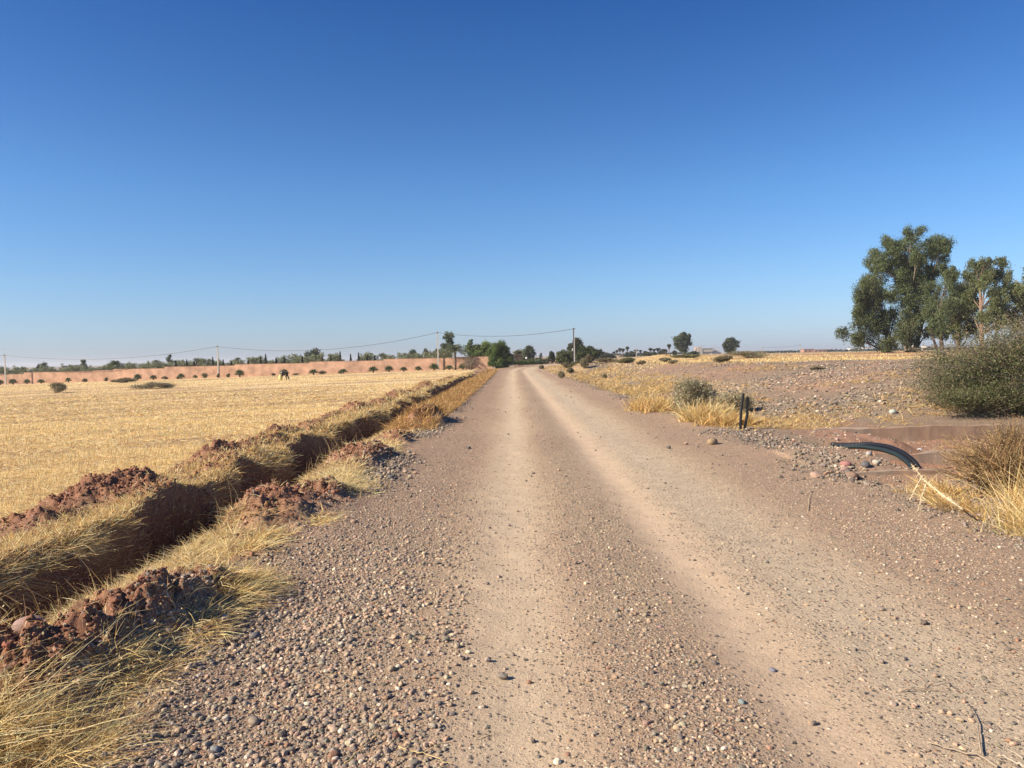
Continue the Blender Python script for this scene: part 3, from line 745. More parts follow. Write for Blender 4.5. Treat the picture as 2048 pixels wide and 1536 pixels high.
# small bushes of the right bank and the field, by pixel of the photo and distance
SB = [(1081, 738, 90, 11, 10, GREY, 'small round grey bush at the far right edge of the road'),
      (1167, 739, 60, 20, 26, GREY, 'grey bush on the bank below the far utility pole'),
      (1119, 757, 45, 16, 19, GREY, 'grey bush at the road edge where the road starts to bend'),
      (1138, 746, 60, 14, 13, DULL, 'dark little bush on the verge between two grey bushes'),
      (1129, 736, 80, 22, 14, DULL, 'brown green bush at the left foot of the gravel pile'),
      (1172, 722, 70, 20, 20, DULL, 'dull bush growing on top of the gravel pile'),
      (1146, 723, 84, 30, 16, OLIVE, 'low green bush behind the gravel pile'),
      (1210, 727, 62, 42, 12, DULL, 'wide low bush right of the gravel pile'),
      (1250, 727, 60, 44, 13, OLIVE, 'dark spreading bush on the edge of the stony rise'),
      (1279, 730, 48, 16, 10, DULL, 'small brown bush alone on the stony rise'),
      (1325, 724, 56, 26, 10, GREY, 'flat grey bush beside the sandy hump'),
      (1345, 728, 50, 20, 9, GREY, 'small grey bush right of the sandy hump'),
      (1445, 724, 50, 42, 17, DULL, 'dark bush on the crest of the stony rise'),
      (1490, 716, 62, 74, 17, GREY, 'long grey bush behind the crest of the stony rise'),
      (1370, 716, 78, 50, 9, OLIVE, 'low green bush line before the unfinished building'),
      (1206, 758, 36, 9, 11, DULL, 'tiny dark bush in the orange roadside grass'),
      (1630, 742, 36, 24, 9, DULL, 'small scrubby bush on the stones in the middle right'),
      (1876, 712, 62, 34, 14, GREY, 'thin grey bush under the eucalyptus trees'),
      (1826, 704, 96, 30, 8, GREY, 'low scrub at the foot of the pale eucalyptus trunk'),
      (108, 787, 58, 44, 28, DULL, 'round brown green bush standing in the stubble field'),
      (303, 778, 68, 66, 17, GREY, 'wide grey bush in the stubble field'),
      (245, 766, 100, 42, 12, DULL, 'low bush in front of the wall corner')]
for px, py, d, w, h, col, lab in SB:
    for q_ in np.arange(8, d * 1.5, .5):       # walk along the line of sight to where the bush meets the ground
        p = W(px, py, q_)
        if p.z <= hz(p.x, p.y): d = q_; break
    p = W(px + 3, py, d); z = hz(p.x, p.y); s = d / F_PX
    n = int(500 + 60 * w * h / 4)
    root = thing('shrub', lab, 'bush', (p.x, p.y, z)); a, b = MB(), MB()
    bush_mesh(a, b, (0, 0, 0), (w * s * .62, w * s * .5, h * s * .9), min(n, 9000), max(.03, .9 * s * 1.1), col, (.28, .22, .14), nst=24, lobes=7, twig=.006)
    a.build('foliage', M_LEAF, root); b.build('stems', M_BARK, root)

# ------------------------------------------------------------------ boundary wall
WALLPTS = [(-140.0, 165.0), (227, 150.0), (985, 128.0)]
p_bend, p_end = W(227, 760, 150.0), W(987, 738, 128.0)
A0, A1, A2 = np.array([-150.0, 168.0]), np.array([p_bend.x, p_bend.y]), np.array([p_end.x, p_end.y])
def wall_at(px):
    """plan position on the wall seen in column px"""
    r = ray(px, 740); t = r.x / r.y
    a, b = (A1, A2) if px >= 227 else (A0, A1)
    d = b - a; k = (t * a[1] - a[0]) / (d[0] - t * d[1])
    return a + d * k
bw = thing('boundary_wall', 'long salmon pink plastered wall with a stepped top behind the stubble field', 'wall', (A1[0], A1[1], hz(*A1)))
o0 = np.array(bw.location)
steps = [(None, 752.0), (48, 747.5), (187, 742.5), (227, 741.5), (330, 736.0), (471, 731.2), (620, 726.2), (768, 720.6), (911, 715.8), (987, 714.2)]
def prism(mb, a, b, t, za, zb, top, c):
    d = (b - a) / np.linalg.norm(b - a); n_ = np.array([-d[1], d[0]]) * t / 2
    ps = [a - n_, b - n_, b + n_, a + n_]
    v = [(p[0], p[1], z) for z, p in zip((za, zb, zb, za), ps)] + [(p[0], p[1], top) for p in ps]
    mb.add(v, [(3, 2, 1, 0), (4, 5, 6, 7), (0, 1, 5, 4), (1, 2, 6, 5), (2, 3, 7, 6), (3, 0, 4, 7)], c=c)
PINK = np.array((.50, .31, .21))
prev = A0
for i, (px, ytop) in enumerate(steps):
    if i == 0: nxt = wall_at(48); ymid_px, yt = 20, 748.6
    else:
        if i == len(steps) - 1: break
        nxt = wall_at(steps[i + 1][0]); ymid_px = (px + steps[i + 1][0]) / 2; yt = (ytop + steps[i + 1][1]) / 2 - 1.0
    mid = (prev + nxt) / 2
    top = W(ymid_px, yt, wall_at(ymid_px)[1]).z
    mb = MB(); prism(mb, prev, nxt, .25, hz(*prev) - .4, hz(*nxt) - .4, top, PINK * (1 + .03 * rng.normal()))
    mb.build('wall_panel', M_WALL, bw, o0)
    mb = MB(); prism(mb, prev, nxt, .31, top + .002, top + .002, top + .06, PINK * .72)
    mb.build('coping', M_WALL, bw, o0)
    prev = nxt
# plastered end post and white plinth where the road passes the wall
px_, py_ = A2
z0 = hz(px_, py_)
mb = MB().box(px_ + .02, px_ + .75, py_ - .55, py_ + .2, z0 - .2, W(990, 716, 128).z, (.60, .42, .27)); mb.build('end_pillar', M_WALL, bw, o0)
pl = thing('plinth', 'low pale concrete kerb block beside the end of the pink wall', 'kerb', (px_ + 1.9, py_ - .5, hz(px_ + 1.9, py_)))
mb = MB().box(-2.2, 1.5, -.25, .2, -.3, .36, (.62, .55, .45)).box(-2.28, 1.56, -.3, .25, .362, .42, (.66, .6, .5)); mb.build('kerb_block', M_CONC, pl)
gt = thing('gate', 'dark slatted gate between the pink wall and the far hedge', 'gate', (px_ + 3.9, py_ + 5.0, hz(px_ + 3, py_ + 5)))
mb = MB()
for i in range(8): mb.box(-2.9 + i * .27, -2.9 + i * .27 + .2, -.02, .02, .05, 1.55, (.035, .033, .03))
mb.build('slats', M_METAL, gt)
for zz_ in (.1, 1.35): MB().box(-3, -.7, -.05, -.022, zz_, zz_ + .1, (.04, .037, .033)).build('rail', M_METAL, gt)
MB().box(-3.2, -3.02, -.09, .09, -.1, 1.75, (.05, .045, .04)).build('gate_post', M_METAL, gt); MB().box(-.68, -.5, -.09, .09, -.1, 1.75, (.05, .045, .04)).build('gate_post', M_METAL, gt)
p = W(1035, 734, 158)
dk = thing('screen_fence', 'dark brown screen fence behind the hedge at the end of the road', 'fence', (p.x, p.y, 0))
mb = MB()
for i in range(13): mb.box(-4.5 + i * .42, -4.5 + i * .42 + .38, -.03 + .01 * (i % 2), .03 + .01 * (i % 2), 0, 2.15 + .05 * rng.random(), np.array((.11, .08, .06)) * rng.uniform(.8, 1.2))
mb.build('boards', M_BARK, dk); MB().box(-4.6, 1.0, -.08, -.032, 1.7, 1.8, (.08, .06, .05)).build('rail', M_BARK, dk)

# ------------------------------------------------------------------ poles and cables
POLES = [(11.5, 768, 153.0, 6.1, 'leftmost pale concrete pole at the left edge of the field'), (437, 756, 143.0, 6.05, 'pale concrete pole between the wall corner and the middle of the wall'),
         (876.5, 733, 130.0, 6.0, 'pale concrete pole beside the date palm near the end of the wall'), (1148.5, 722, 113.0, 5.9, 'pale concrete pole rising from the bushes on the right bank')]
tips = []
for px, py, d, hgt, lab in POLES:
    p = W(px, py, d); z = hz(p.x, p.y); top = {11.5: 708.5, 437: 691, 876.5: 663, 1148.5: 655}[px]
    ht = W(px, top, d).z - z
    lean = 0.0
    root = thing('utility_pole', lab, 'pole', (p.x, p.y, z), 'concrete poles carrying the cable')
    mb = MB(); w0, w1 = .125, .085
    v = [(sx * w, sy * w * .8, zz) for zz, w in ((-.3, w0), (ht, w1)) for sx, sy in ((-1, -1), (1, -1), (1, 1), (-1, 1))]
    mb.add(v, [(3, 2, 1, 0), (4, 5, 6, 7), (0, 1, 5, 4), (1, 2, 6, 5), (2, 3, 7, 6), (3, 0, 4, 7)], c=(.62, .58, .51)); mb.build('shaft', M_CONC, root)
    mb = MB().tube([(0, -.11, ht - .28), (0, -.11, ht - .05)], [.05, .05], 8, (.1, .1, .1)).box(-.2, .2, -.16, -.07, ht - .22, ht - .14, (.16, .15, .14)); mb.build('cable_clamp', M_METAL, root)
    if px == 1148.5:
        MB().box(-.30, -.14, -.08, .10, ht * .36, ht * .44, (.6, .58, .54)).build('junction_box', M_METAL, root)
        MB().tube([(-.12, -.1, 0), (-.115, -.1, ht - .3)], .022, 6, (.08, .08, .08)).build('conduit', M_METAL, root)
    tips.append(np.array([p.x, p.y - .12, z + ht - .18]))
tips = [tips[0] + np.array([-46, 11, -1.2])] + tips
for i, lab in enumerate(('cable running out of the picture from the leftmost pole', 'sagging cable between the leftmost pole and the next pole', 'sagging cable over the middle of the pink wall', 'sagging cable crossing above the end of the road')):
    a, b = tips[i], tips[i + 1]; t = np.linspace(0, 1, 33)[:, None]
    P = a * (1 - t) + b * t; P[:, 2] -= 4 * (t[:, 0] * (1 - t[:, 0])) * (1.05, 1.5, 1.75, .85)[i]
    mb = MB().tube(P, .036, 6, (.05, .05, .055)); root = mb.build('cable', M_METAL, None)
    tag(root, lab, 'cable', 'overhead cable spans')

# ------------------------------------------------------------------ trees
def blob_crown(mb, blobs, per, leaf, col, droop=0.0, asp=.32, tone=.25, col2=None, hang=0.0, fill=.45):
    """blobs (x, y, z, rx, rz); many leaf sprays through each, with sub-clumps so gaps stay open"""
    for bx, by, bz, rx, rz in blobs:
        tn = rng.uniform(1 - tone, 1 + tone)
        k = max(5, int(7 + 4 * rng.random())); sub = unit(k) * rng.uniform(.35, .9, (k, 1))
        m_ = int(per * (rx * rz)); j = rng.integers(0, k, m_)
        u = unit(m_) * (rng.random((m_, 1)) ** fill) * rng.uniform(.28, .62, (k, 1))[j] * (1 + .35 * np.abs(rng.normal(size=(m_, 1))) * (rng.random((m_, 1)) < .25))
        P = np.array([bx, by, bz]) + (sub[j] + u) * np.array([rx, rx, rz])
        if hang:
            P[:, 2] -= rng.random(m_) ** 2 * hang * rz
        fr_ = 2.6 / max(rx, .3); ns = np.sin(P[:, 0] * fr_ * 1.7 + 1.3 * P[:, 2] * fr_) * np.sin(P[:, 1] * fr_ * 1.9 + P[:, 2] * fr_ * 1.2 + 1) * np.sin(P[:, 2] * fr_ * 2.3 - P[:, 0] * fr_)
        kp = ns > -.16 - .34 * rng.random(m_); P, j = P[kp], j[kp]; m_ = len(P)
        c = jit(col, m_, .2, .07) * tn * rng.uniform(.8, 1.2, (k, 1))[j]
        if col2 is not None:
            q = rng.random(m_) < .22; c[q] = jit(col2, q.sum(), .15)
        leaves(mb, P, leaf, leaf * asp, np.clip(c, 0, 1), droop=droop)
def limbs(mb, base, trunk, blobs, r0, r1, col, nb=2):
    T = np.array(trunk, float)
    mb.tube(T, np.linspace(r0, r1, len(T)), 9, col, False)
    for b in blobs:
        tgt = np.array(b[:3], float); zz = T[:, 2]
        i = int(np.clip(np.searchsorted(zz, tgt[2] - .8 * b[4] - .5) - 1, 0, len(T) - 1)); s_ = T[i]
        rr = np.linspace(r0, r1, len(T))[i] * .45
        mid = s_ * .5 + tgt * .5 + rng.normal(0, .12, 3) * b[3]; mid[2] += .1 * b[4]
        mb.tube([s_, mid, tgt], [rr, rr * .65, rr * .3], 6, col, False)
        for _ in range(nb):
            e = tgt + unit(1)[0] * np.array([b[3], b[3], b[4]]) * .8
            mb.tube([mid, (mid + e) / 2 + rng.normal(0, .06, 3), e], [rr * .4, rr * .25, rr * .12], 4, col, False)

def zp(cx, cy, d): return W(1640 + cx / 5.02, 440 + cy / 5.02, d)
EUC = [('dense weeping eucalyptus with a double dark trunk, leftmost of the tall grove', 104, [(690, 1340), (700, 1180), (640, 1000), (560, 800)], [((690, 1340), (660, 1150), (560, 1000))],
        [(440, 680, 95), (330, 770, 60), (590, 700, 95), (560, 600, 70), (600, 830, 110), (460, 900, 105), (620, 990, 115), (720, 1080, 100), (500, 1040, 90), (290, 1120, 55), (350, 1180, 60), (440, 1150, 70), (600, 1190, 90), (330, 920, 45), (320, 1030, 50), (760, 930, 85), (500, 780, 90)], (.075, .09, .036), 1.1, (.22, .14, .10)),
       ('tallest eucalyptus of the grove with a pale central trunk', 108, [(895, 1320), (905, 1130), (905, 900), (925, 700), (880, 450), (830, 250)], [((870, 1320), (850, 1200), (800, 1000)), ((930, 1320), (970, 1200), (1060, 1080))],
        [(690, 200, 62), (700, 270, 85), (815, 165, 75), (930, 225, 80), (610, 330, 85), (760, 340, 100), (890, 340, 100), (970, 300, 60), (600, 430, 75), (700, 470, 100), (860, 470, 120), (970, 470, 100), (640, 560, 80), (800, 600, 105), (950, 620, 120), (880, 740, 100), (1000, 800, 105), (940, 930, 90), (1010, 1010, 90), (850, 1050, 70), (900, 1170, 70), (560, 500, 50), (1060, 690, 80), (760, 740, 80)], (.085, .105, .042), .5, (.46, .34, .24)),
       ('eucalyptus with a separate round head right of the tallest crown', 111, [(950, 1310), (1010, 1100), (1070, 850), (1085, 640), (1140, 350)], [],
        [(1150, 205, 72), (1215, 250, 70), (1110, 290, 75), (1200, 340, 75), (1150, 390, 75), (1260, 290, 45), (1180, 480, 75), (1110, 470, 85), (1150, 570, 70), (1080, 560, 80), (1120, 900, 90), (1080, 1010, 80), (1130, 1090, 70)], (.08, .10, .038), .5, (.30, .22, .16)),
       ('short bushy eucalyptus with two slanting dark stems right of the tall grove', 101, [(1225, 1325), (1215, 1180), (1200, 1000), (1230, 750)], [((1190, 1310), (1140, 1200), (1100, 1080))],
        [(1240, 560, 62), (1325, 530, 62), (1200, 660, 75), (1270, 650, 75), (1260, 770, 90), (1180, 870, 85), (1270, 900, 95), (1200, 1010, 90), (1260, 1090, 75), (1180, 1130, 60), (1340, 740, 60)], (.085, .105, .045), .6, (.16, .12, .10)),
       ('olive tinted eucalyptus standing between the short one and the tall slender one', 106, [(1385, 1340), (1390, 1150), (1400, 950), (1420, 700)], [],
        [(1415, 595, 55), (1400, 700, 75), (1350, 790, 65), (1470, 700, 70), (1460, 820, 90), (1390, 900, 90), (1500, 900, 75), (1440, 1010, 95), (1380, 1090, 75), (1490, 1090, 70), (1330, 1030, 55), (1540, 790, 50)], (.105, .115, .042), .6, (.25, .18, .13)),
       ('tall slender eucalyptus with a bare reddish trunk behind the big bush', 98, [(1628, 1340), (1622, 1150), (1615, 900), (1610, 650), (1650, 480)], [],
        [(1560, 430, 55), (1640, 410, 50), (1740, 430, 75), (1830, 420, 60), (1540, 520, 60), (1690, 510, 70), (1790, 530, 75), (1590, 620, 70), (1720, 630, 75), (1860, 520, 50), (1880, 640, 60), (1550, 700, 70), (1680, 750, 70), (1830, 740, 80), (1960, 740, 70), (1760, 860, 80), (1900, 860, 70), (1660, 950, 65), (1830, 960, 75), (2000, 930, 65), (1560, 860, 60), (1740, 1020, 60), (1900, 1030, 60), (1960, 1010, 60), (1600, 980, 60), (1640, 560, 62), (1625, 840, 62), (1640, 700, 60)], (.10, .115, .048), .7, (.28, .19, .14)),
       ('sparse eucalyptus cut by the right edge of the picture', 103, [(2110, 1340), (2100, 1000), (2080, 700), (2060, 560)], [],
        [(1980, 550, 55), (2040, 600, 70), (2000, 680, 55), (2100, 560, 80), (2120, 700, 90), (2060, 780, 60), (2150, 830, 90), (2110, 950, 80), (1990, 770, 75), (2040, 880, 85), (2050, 500, 55), (2080, 1020, 80)], (.10, .115, .05), .8, (.40, .30, .22))]
for lab, d, tr, extra, bl, col, hang, bark in EUC:
    T = [zp(x, y, d) for x, y in tr]; z = hz(T[0].x, d); T[0].z = z - .2
    root = thing('eucalyptus_tree', lab, 'tree', (T[0].x, d, z), 'eucalyptus trees on the right')
    o_ = np.array((T[0].x, d, z)); s = d / F_PX / 5.02
    B = []
    for x, y, r in bl:
        p = zp(x, y, d); B.append((p.x, p.y + rng.normal(0, 1.7), p.z, r * s * 1.36, r * s * 1.22))
    a, b = MB(), MB()
    blob_crown(a, B, 1700, .125, np.array(col) * (1.5, 1.55, 1.5), droop=.75, asp=.32, tone=.22, col2=np.array(col) * (1.7, 1.5, 1.3), hang=hang)
    T = [np.array(t) for t in T]
    limbs(b, None, T, B, .30, .09, bark)
    for ex in extra:
        E = [np.array(zp(x, y, d)) for x, y in ex]; E[0][2] = z - .2
        b.tube(E, np.linspace(.2, .07, len(E)), 7, bark, False)
    a.build('crown', M_LEAF, root, o_); b.build('trunk', M_BARK, root, o_, smooth=True)

def tree(label, px, py_top, py_base, w, d, col, name='tree', shape='round', leaf=.14, group=None, per=900, trunk=.3, cols2=None, bark=(.2, .15, .11), nb=9, hidden=False):
    p = W(px, py_base, d); z = hz(p.x, p.y) if not hidden else p.z
    top = W(px, py_top, d).z; h = top - z; rw = w * d / F_PX / 2
    root = thing(name, label, 'tree', (p.x, p.y, z), group)
    B = []
    h0 = h * trunk
    for i in range(nb):
        f = (i + .5) / nb
        if shape == 'round': env = math.sin(PI * (.18 + .74 * f)) ** .7
        elif shape == 'tall': env = .55 + .45 * math.sin(PI * (.1 + .8 * f))
        else: env = 1.0
        a = i * 2.4 + rng.random(); q = env * rw * .62 * (0.3 + .7 * rng.random())
        r = rw * rng.uniform(.46, .66) * (.7 + .3 * env)
        B.append((math.cos(a) * q, math.sin(a) * q, min(h0 + (h - h0) * f, h - r * .8), r, min(r, (h - h0) * .3)))
    a, b = MB(), MB()
    blob_crown(a, B, max(per, 900) * 1.5 / (leaf / .14) ** 2, leaf, np.array(col) * 1.15, droop=.2, tone=.2, col2=cols2, asp=.42)
    tr = [(0, 0, -.2), (.03 * h, 0, h0 * .6), (-.02 * h, 0, h0 + .1 * h), (0, 0, h * .7)]
    limbs(b, None, tr, B, max(.05, .03 * h), .02 * h, bark, 1)
    a.build('crown', M_LEAF, root); b.build('trunk', M_BARK, root)
    return root
DG, MG, LG, OG = (.05, .065, .024), (.08, .10, .034), (.12, .15, .035), (.15, .165, .09)
tree('lone tall eucalyptus with a leaning side branch left of the unfinished building', 1366, 666, 714, 38, 260, (.10, .12, .06), 'eucalyptus_tree', 'tall', .3, per=1500, nb=13)
tree('round dark tree right of the unfinished building', 1461, 676, 708, 30, 270, (.09, .105, .055), 'tree', 'round', .28, per=1500, trunk=.12, nb=10)
tree('small dark round tree just left of the unfinished building', 1388, 701, 713, 20, 255, DG, 'tree', 'round', .28, per=1300, trunk=.08)
tree('big dark umbrella shaped tree behind the pole on the right bank', 1172, 690, 730, 66, 135, (0.063, 0.081, 0.025), 'carob_tree', 'round', .16, per=520, trunk=.08, nb=14)
tree('dark tree with a high rounded top behind the right pole', 1152, 678, 728, 44, 150, (0.085, 0.091, 0.046), 'tree', 'round', .17, per=520, trunk=.1, nb=12)
tree('dark green tree left of the right pole', 1128, 700, 731, 44, 140, (0.105, 0.119, 0.039), 'tree', 'round', .16, per=480, trunk=.06, nb=11)
tree('small dark tree over the far hedge beyond the road', 1104, 702, 731, 18, 175, DG, 'tree', 'round', .18, per=520, trunk=.1)
tree('narrow dark tree above the far end of the road', 1082, 706, 731, 7, 190, DG, 'tree', 'tall', .2, per=520, trunk=.1)
tree('dense dark thicket tree closing the end of the road', 1070, 710, 735, 60, 170, (0.090, 0.105, 0.045), 'tree', 'round', .18, per=480, trunk=.02, nb=13)
tree('leafy tree with a flat dark top behind the screen fence', 1056, 692, 733, 34, 172, (0.119, 0.133, 0.059), 'tree', 'tall', .18, per=480, trunk=.1, nb=10)
tree('pale olive toned tree left of the flat topped tree', 1036, 701, 733, 34, 176, (0.169, 0.182, 0.078), 'tree', 'round', .18, per=480, trunk=.1, nb=9)
tree('bright green dense shrub tree at the end of the pink wall', 1001, 687, 741, 52, 123, (0.101, 0.155, 0.034), 'acacia_tree', 'round', .11, per=1100, trunk=.04, nb=16)
tree('light green tree rising behind the wall beside the shrub tree', 966, 686, 726, 62, 145, (0.156, 0.210, 0.048), 'tree', 'round', .17, per=420, trunk=.1, nb=15)
tree('upright light green tree with a pointed tip behind the wall', 942, 679, 726, 18, 144, (0.120, 0.180, 0.054), 'tree', 'tall', .17, per=420, trunk=.1, nb=9)
tree('tall feathery grey green pine behind the date palm', 898, 663, 725, 34, 152, (0.098, 0.130, 0.065), 'pine_tree', 'tall', .16, per=480, trunk=.1, nb=12)
tree('broad dark tree low behind the third pole', 880, 697, 722, 36, 165, (0.078, 0.098, 0.044), 'tree', 'round', .18, per=420, trunk=.05, nb=9)
tree('grey tree head above the olives left of the third pole', 853, 697, 720, 18, 185, (.08, .09, .055), 'tree', 'round', .2, per=420, trunk=.1, nb=8)
tree('dark tree head above the olives near the wall middle', 826, 700, 720, 26, 185, (.06, .07, .035), 'tree', 'round', .2, per=420, trunk=.1, nb=8)
tree('big dark rounded tree showing above the middle of the olives', 630, 700, 728, 40, 200, (.055, .07, .03), 'tree', 'round', .22, per=420, trunk=.08, nb=12)
tree('small grey tree head above the olives right of the corner', 340, 709, 738, 17, 190, (.09, .11, .05), 'tree', 'round', .2, per=520, trunk=.3, nb=6)
tree('thin sparse tree above the olives left of the wall corner', 168, 718, 745, 18, 180, (.14, .15, .10), 'tree', 'tall', .18, per=230, trunk=.2, nb=8)
tree('low dark dome shaped tree far left above the wall', 84, 726, 747, 32, 190, (.06, .08, .04), 'tree', 'round', .2, per=480, trunk=.05, nb=9)

# olives behind the wall: one of three shapes, copied
def olive_proto(k):
    root = thing('olive_tree', 'silvery green olive tree in the row behind the pink wall', 'tree', (0, 0, 0), 'olive trees behind the pink wall')
    B = [(math.cos(i * 2.4 + k) * .75 * (.5 + .5 * rng.random()), math.sin(i * 2.4 + k) * .75, 1.25 + 1.55 * (i + .5) / 9 - .15 * rng.random(), rng.uniform(.5, .72), rng.uniform(.42, .6)) for i in range(9)]
    a, b = MB(), MB(); blob_crown(a, B, 700, .12, (.25, .265, .135), tone=.2, col2=(.25, .27, .17), asp=.35)
    limbs(b, None, [(0, 0, -.2), (.1, 0, .6), (0, .05, 1.3)], B, .14, .08, (.24, .19, .14), 0)
    a.build('crown', M_LEAF, root); b.build('trunk', M_BARK, root)
    return root
first = [None] * 3
def place_copy(first, k, mk, loc, rz, s, label=None):
    if first[k] is None:
        r = first[k] = mk(k); r.location = loc; r.rotation_euler = (0, 0, rz); r.scale = (s, s, s) if not hasattr(s, '__len__') else s
        if label: r['label'] = label
        return r
    return dup(first[k], loc, rz, s, label)
d1 = (A2 - A1) / np.linalg.norm(A2 - A1); n1 = np.array([-d1[1], d1[0]]); n1 = n1 * (1 if n1[1] > 0 else -1)
d0 = (A1 - A0) / np.linalg.norm(A1 - A0); n0 = np.array([-d0[1], d0[0]]); n0 = n0 * (1 if n0[1] > 0 else -1)
i = 0
for row, off in enumerate((6.0, 11.5, 17.5)):
    t = 1.0 + row
    L1 = np.linalg.norm(A2 - A1) - 14; L0 = 62
    s_ = -L0 + row * 1.1
    while s_ < L1:
        p = (A1 + d1 * s_ + n1 * off) if s_ > 0 else (A1 + d0 * s_ + n0 * off)
        k = int(rng.integers(0, 3)); sc = rng.uniform(.9, 1.28) * (1 + .05 * row)
        place_copy(first, k, olive_proto, (p[0] + rng.normal(0, .4), p[1] + rng.normal(0, .4), hz(p[0], p[1])), rng.uniform(0, 6), sc)
        s_ += rng.uniform(2.3, 3.6) + row * .6 + (3 if rng.random() < .12 else 0); i += 1

def cypress_proto(k):
    root = thing('cypress_tree', 'cypress', 'tree', (0, 0, 0), 'young cypresses behind the pink wall')
    a, b = MB(), MB(); n = 1500; t = rng.random(n) ** .9; ang = rng.uniform(0, 2 * PI, n); r = .28 * np.sin(PI * (.12 + .86 * t)) ** .8 * np.sqrt(rng.random(n)) * (1 + .2 * np.sin(ang * 2 + t * 9))
    leaves(a, np.stack([np.cos(ang) * r, np.sin(ang) * r, .25 + 3.9 * t], 1), .1, .035, jit((.05, .06, .028), n), up=.9)
    b.tube([(0, 0, -.2), (0, 0, 2.0)], [.05, .03], 6, (.2, .15, .1))
    a.build('crown', M_LEAF, root); b.build('trunk', M_BARK, root); return root
firstc = [None]
CY = [(522, 714), (532, 708), (553, 715), (569, 711), (605, 712), (645, 713), (662, 713), (681, 703), (702, 708), (718, 705), (735, 710), (352, 721), (374, 719), (389, 722), (426, 714), (447, 719), (463, 722), (497, 719), (750, 711)]
WHERE = ['between the second pole and the worker', 'slightly taller, just right of the shortest', 'faint and thin', 'upright, above the worker in the field', 'half hidden before the big dark tree', 'left of a slim pair', 'beside the slim one', 'tallest, right of the big rounded tree', 'leaning slightly', 'second tallest in the row', 'short dark one near the palms',
         'short, near the small grey tree head', 'left of the upright palm', 'beside the upright palm', 'tall, touching the second pole', 'short, right of the second pole', 'tiny, left of the lower palm', 'tiny, right of the lower palm', 'short one closest to the third pole']
for (px, pt), wh in zip(CY, WHERE):
    base = wall_at(px) + n1 * (3.2 + rng.random()); d = base[1]; p = W(px, 740, d); z = hz(p.x, p.y); h = W(px, pt, d).z - z
    place_copy(firstc, 0, cypress_proto, (p.x, p.y, z), rng.uniform(0, 6), (rng.uniform(.8, 1.1), .95, h / 4.15), 'dark narrow cypress behind the wall, ' + wh)

# ------------------------------------------------------------------ palms
def frond(mb, o, a, el, L, w, col, n=22, sag=1.0, leaf=.035):
    """feather frond: curved rib with paired leaflets"""
    t = np.linspace(0, 1, n); dx, dy = math.cos(a), math.sin(a)
    hx = L * (np.cos(el) * t + .12 * t * t); hz_ = L * (math.sin(el) * t - sag * .55 * t ** 2.2)
    P = np.array(o) + np.stack([dx * hx, dy * hx, hz_], 1)
    mb.tube(P[::4], np.linspace(.022, .006, len(P[::4])), 4, (.22, .20, .09), False)
    side = np.array([-dy, dx, 0.0]); env = np.sin(PI * np.clip(t * .9 + .1, 0, 1)) ** .6
    for s_ in (-1, 1):
        m_ = len(t[2:]); roots = P[2:]
        fw = np.array([dx, dy, 0]) * .75
        D = side * s_ + fw + np.array([0, 0, 1])[None] * rng.uniform(.0, .5, (m_, 1)); D /= np.linalg.norm(D, axis=1, keepdims=True)
        blades(mb, roots, D, w * env[2:] * rng.uniform(.85, 1.1, m_), leaf, np.array([[0, 0, -.35]]) * np.ones((m_, 1)), jit(col, m_, .18, .04), 2)
def feather_palm(label, px, pt, pb, wpx, d, trunk, col, name='date_palm', n=34, rt=.2, skirt=True):
    p = W(px, pb, d); z = hz(p.x, p.y); top = W(px, pt, d).z; R_ = wpx * d / F_PX / 2
    root = thing(name, label, 'palm', (p.x, p.y, z)); zt = max(.3, (top - z) - R_ * .75) if trunk is None else trunk
    a, b = MB(), MB()
    for i in range(n):
        q = (i + .5) / n; el = math.radians(78 - 95 * q)
        frond(a, (0, 0, zt), i * 2.399 + rng.random() * .3, el, R_ * rng.uniform(.9, 1.12), R_ * .24, np.array(col) * rng.uniform(.8, 1.2), sag=.75 + .3 * rng.random(), leaf=.03)
    tz = np.linspace(-.2, zt + .1, 14); b.tube(np.stack([0 * tz, 0 * tz, tz], 1), rt * (1 + .09 * (np.arange(14) % 2)) * np.linspace(1, .95, 14), 9, (.16, .11, .075))
    a.build('crown', M_LEAF, root); b.build('trunk', M_BARK, root)
    return root
feather_palm('mature date palm with a dark trunk in front of the pink wall', 911, 681, 733, 52, 128.5, None, (.14, .165, .085), n=44, rt=.17)
feather_palm('bushy green palm above the wall corner', 231, 717, 757, 30, 157, None, (.11, .14, .035), n=40)
feather_palm('pale upright palm behind the wall left of the second pole', 394, 713, 752, 22, 154, None, (.17, .175, .12), n=20, rt=.14)
feather_palm('pale palm behind the wall right of the second pole', 477, 713, 750, 14, 153, None, (.14, .145, .09), n=18, rt=.14)
feather_palm('small palm top left of the grey tree head', 313, 718, 752, 12, 160, None, (.09, .10, .06), n=16, rt=.12)
feather_palm('low pale palm fan showing left of the bushy palm', 145, 731, 758, 16, 162, None, (.17, .18, .12), n=18)
feather_palm('sprawling palm behind the wall left of the third pole', 764, 703, 738, 24, 147, None, (.13, .14, .08), n=20, rt=.13)
feather_palm('wide drooping palm behind the wall beside the third pole', 834, 706, 738, 26, 143, None, (.14, .16, .09), n=24, rt=.13)

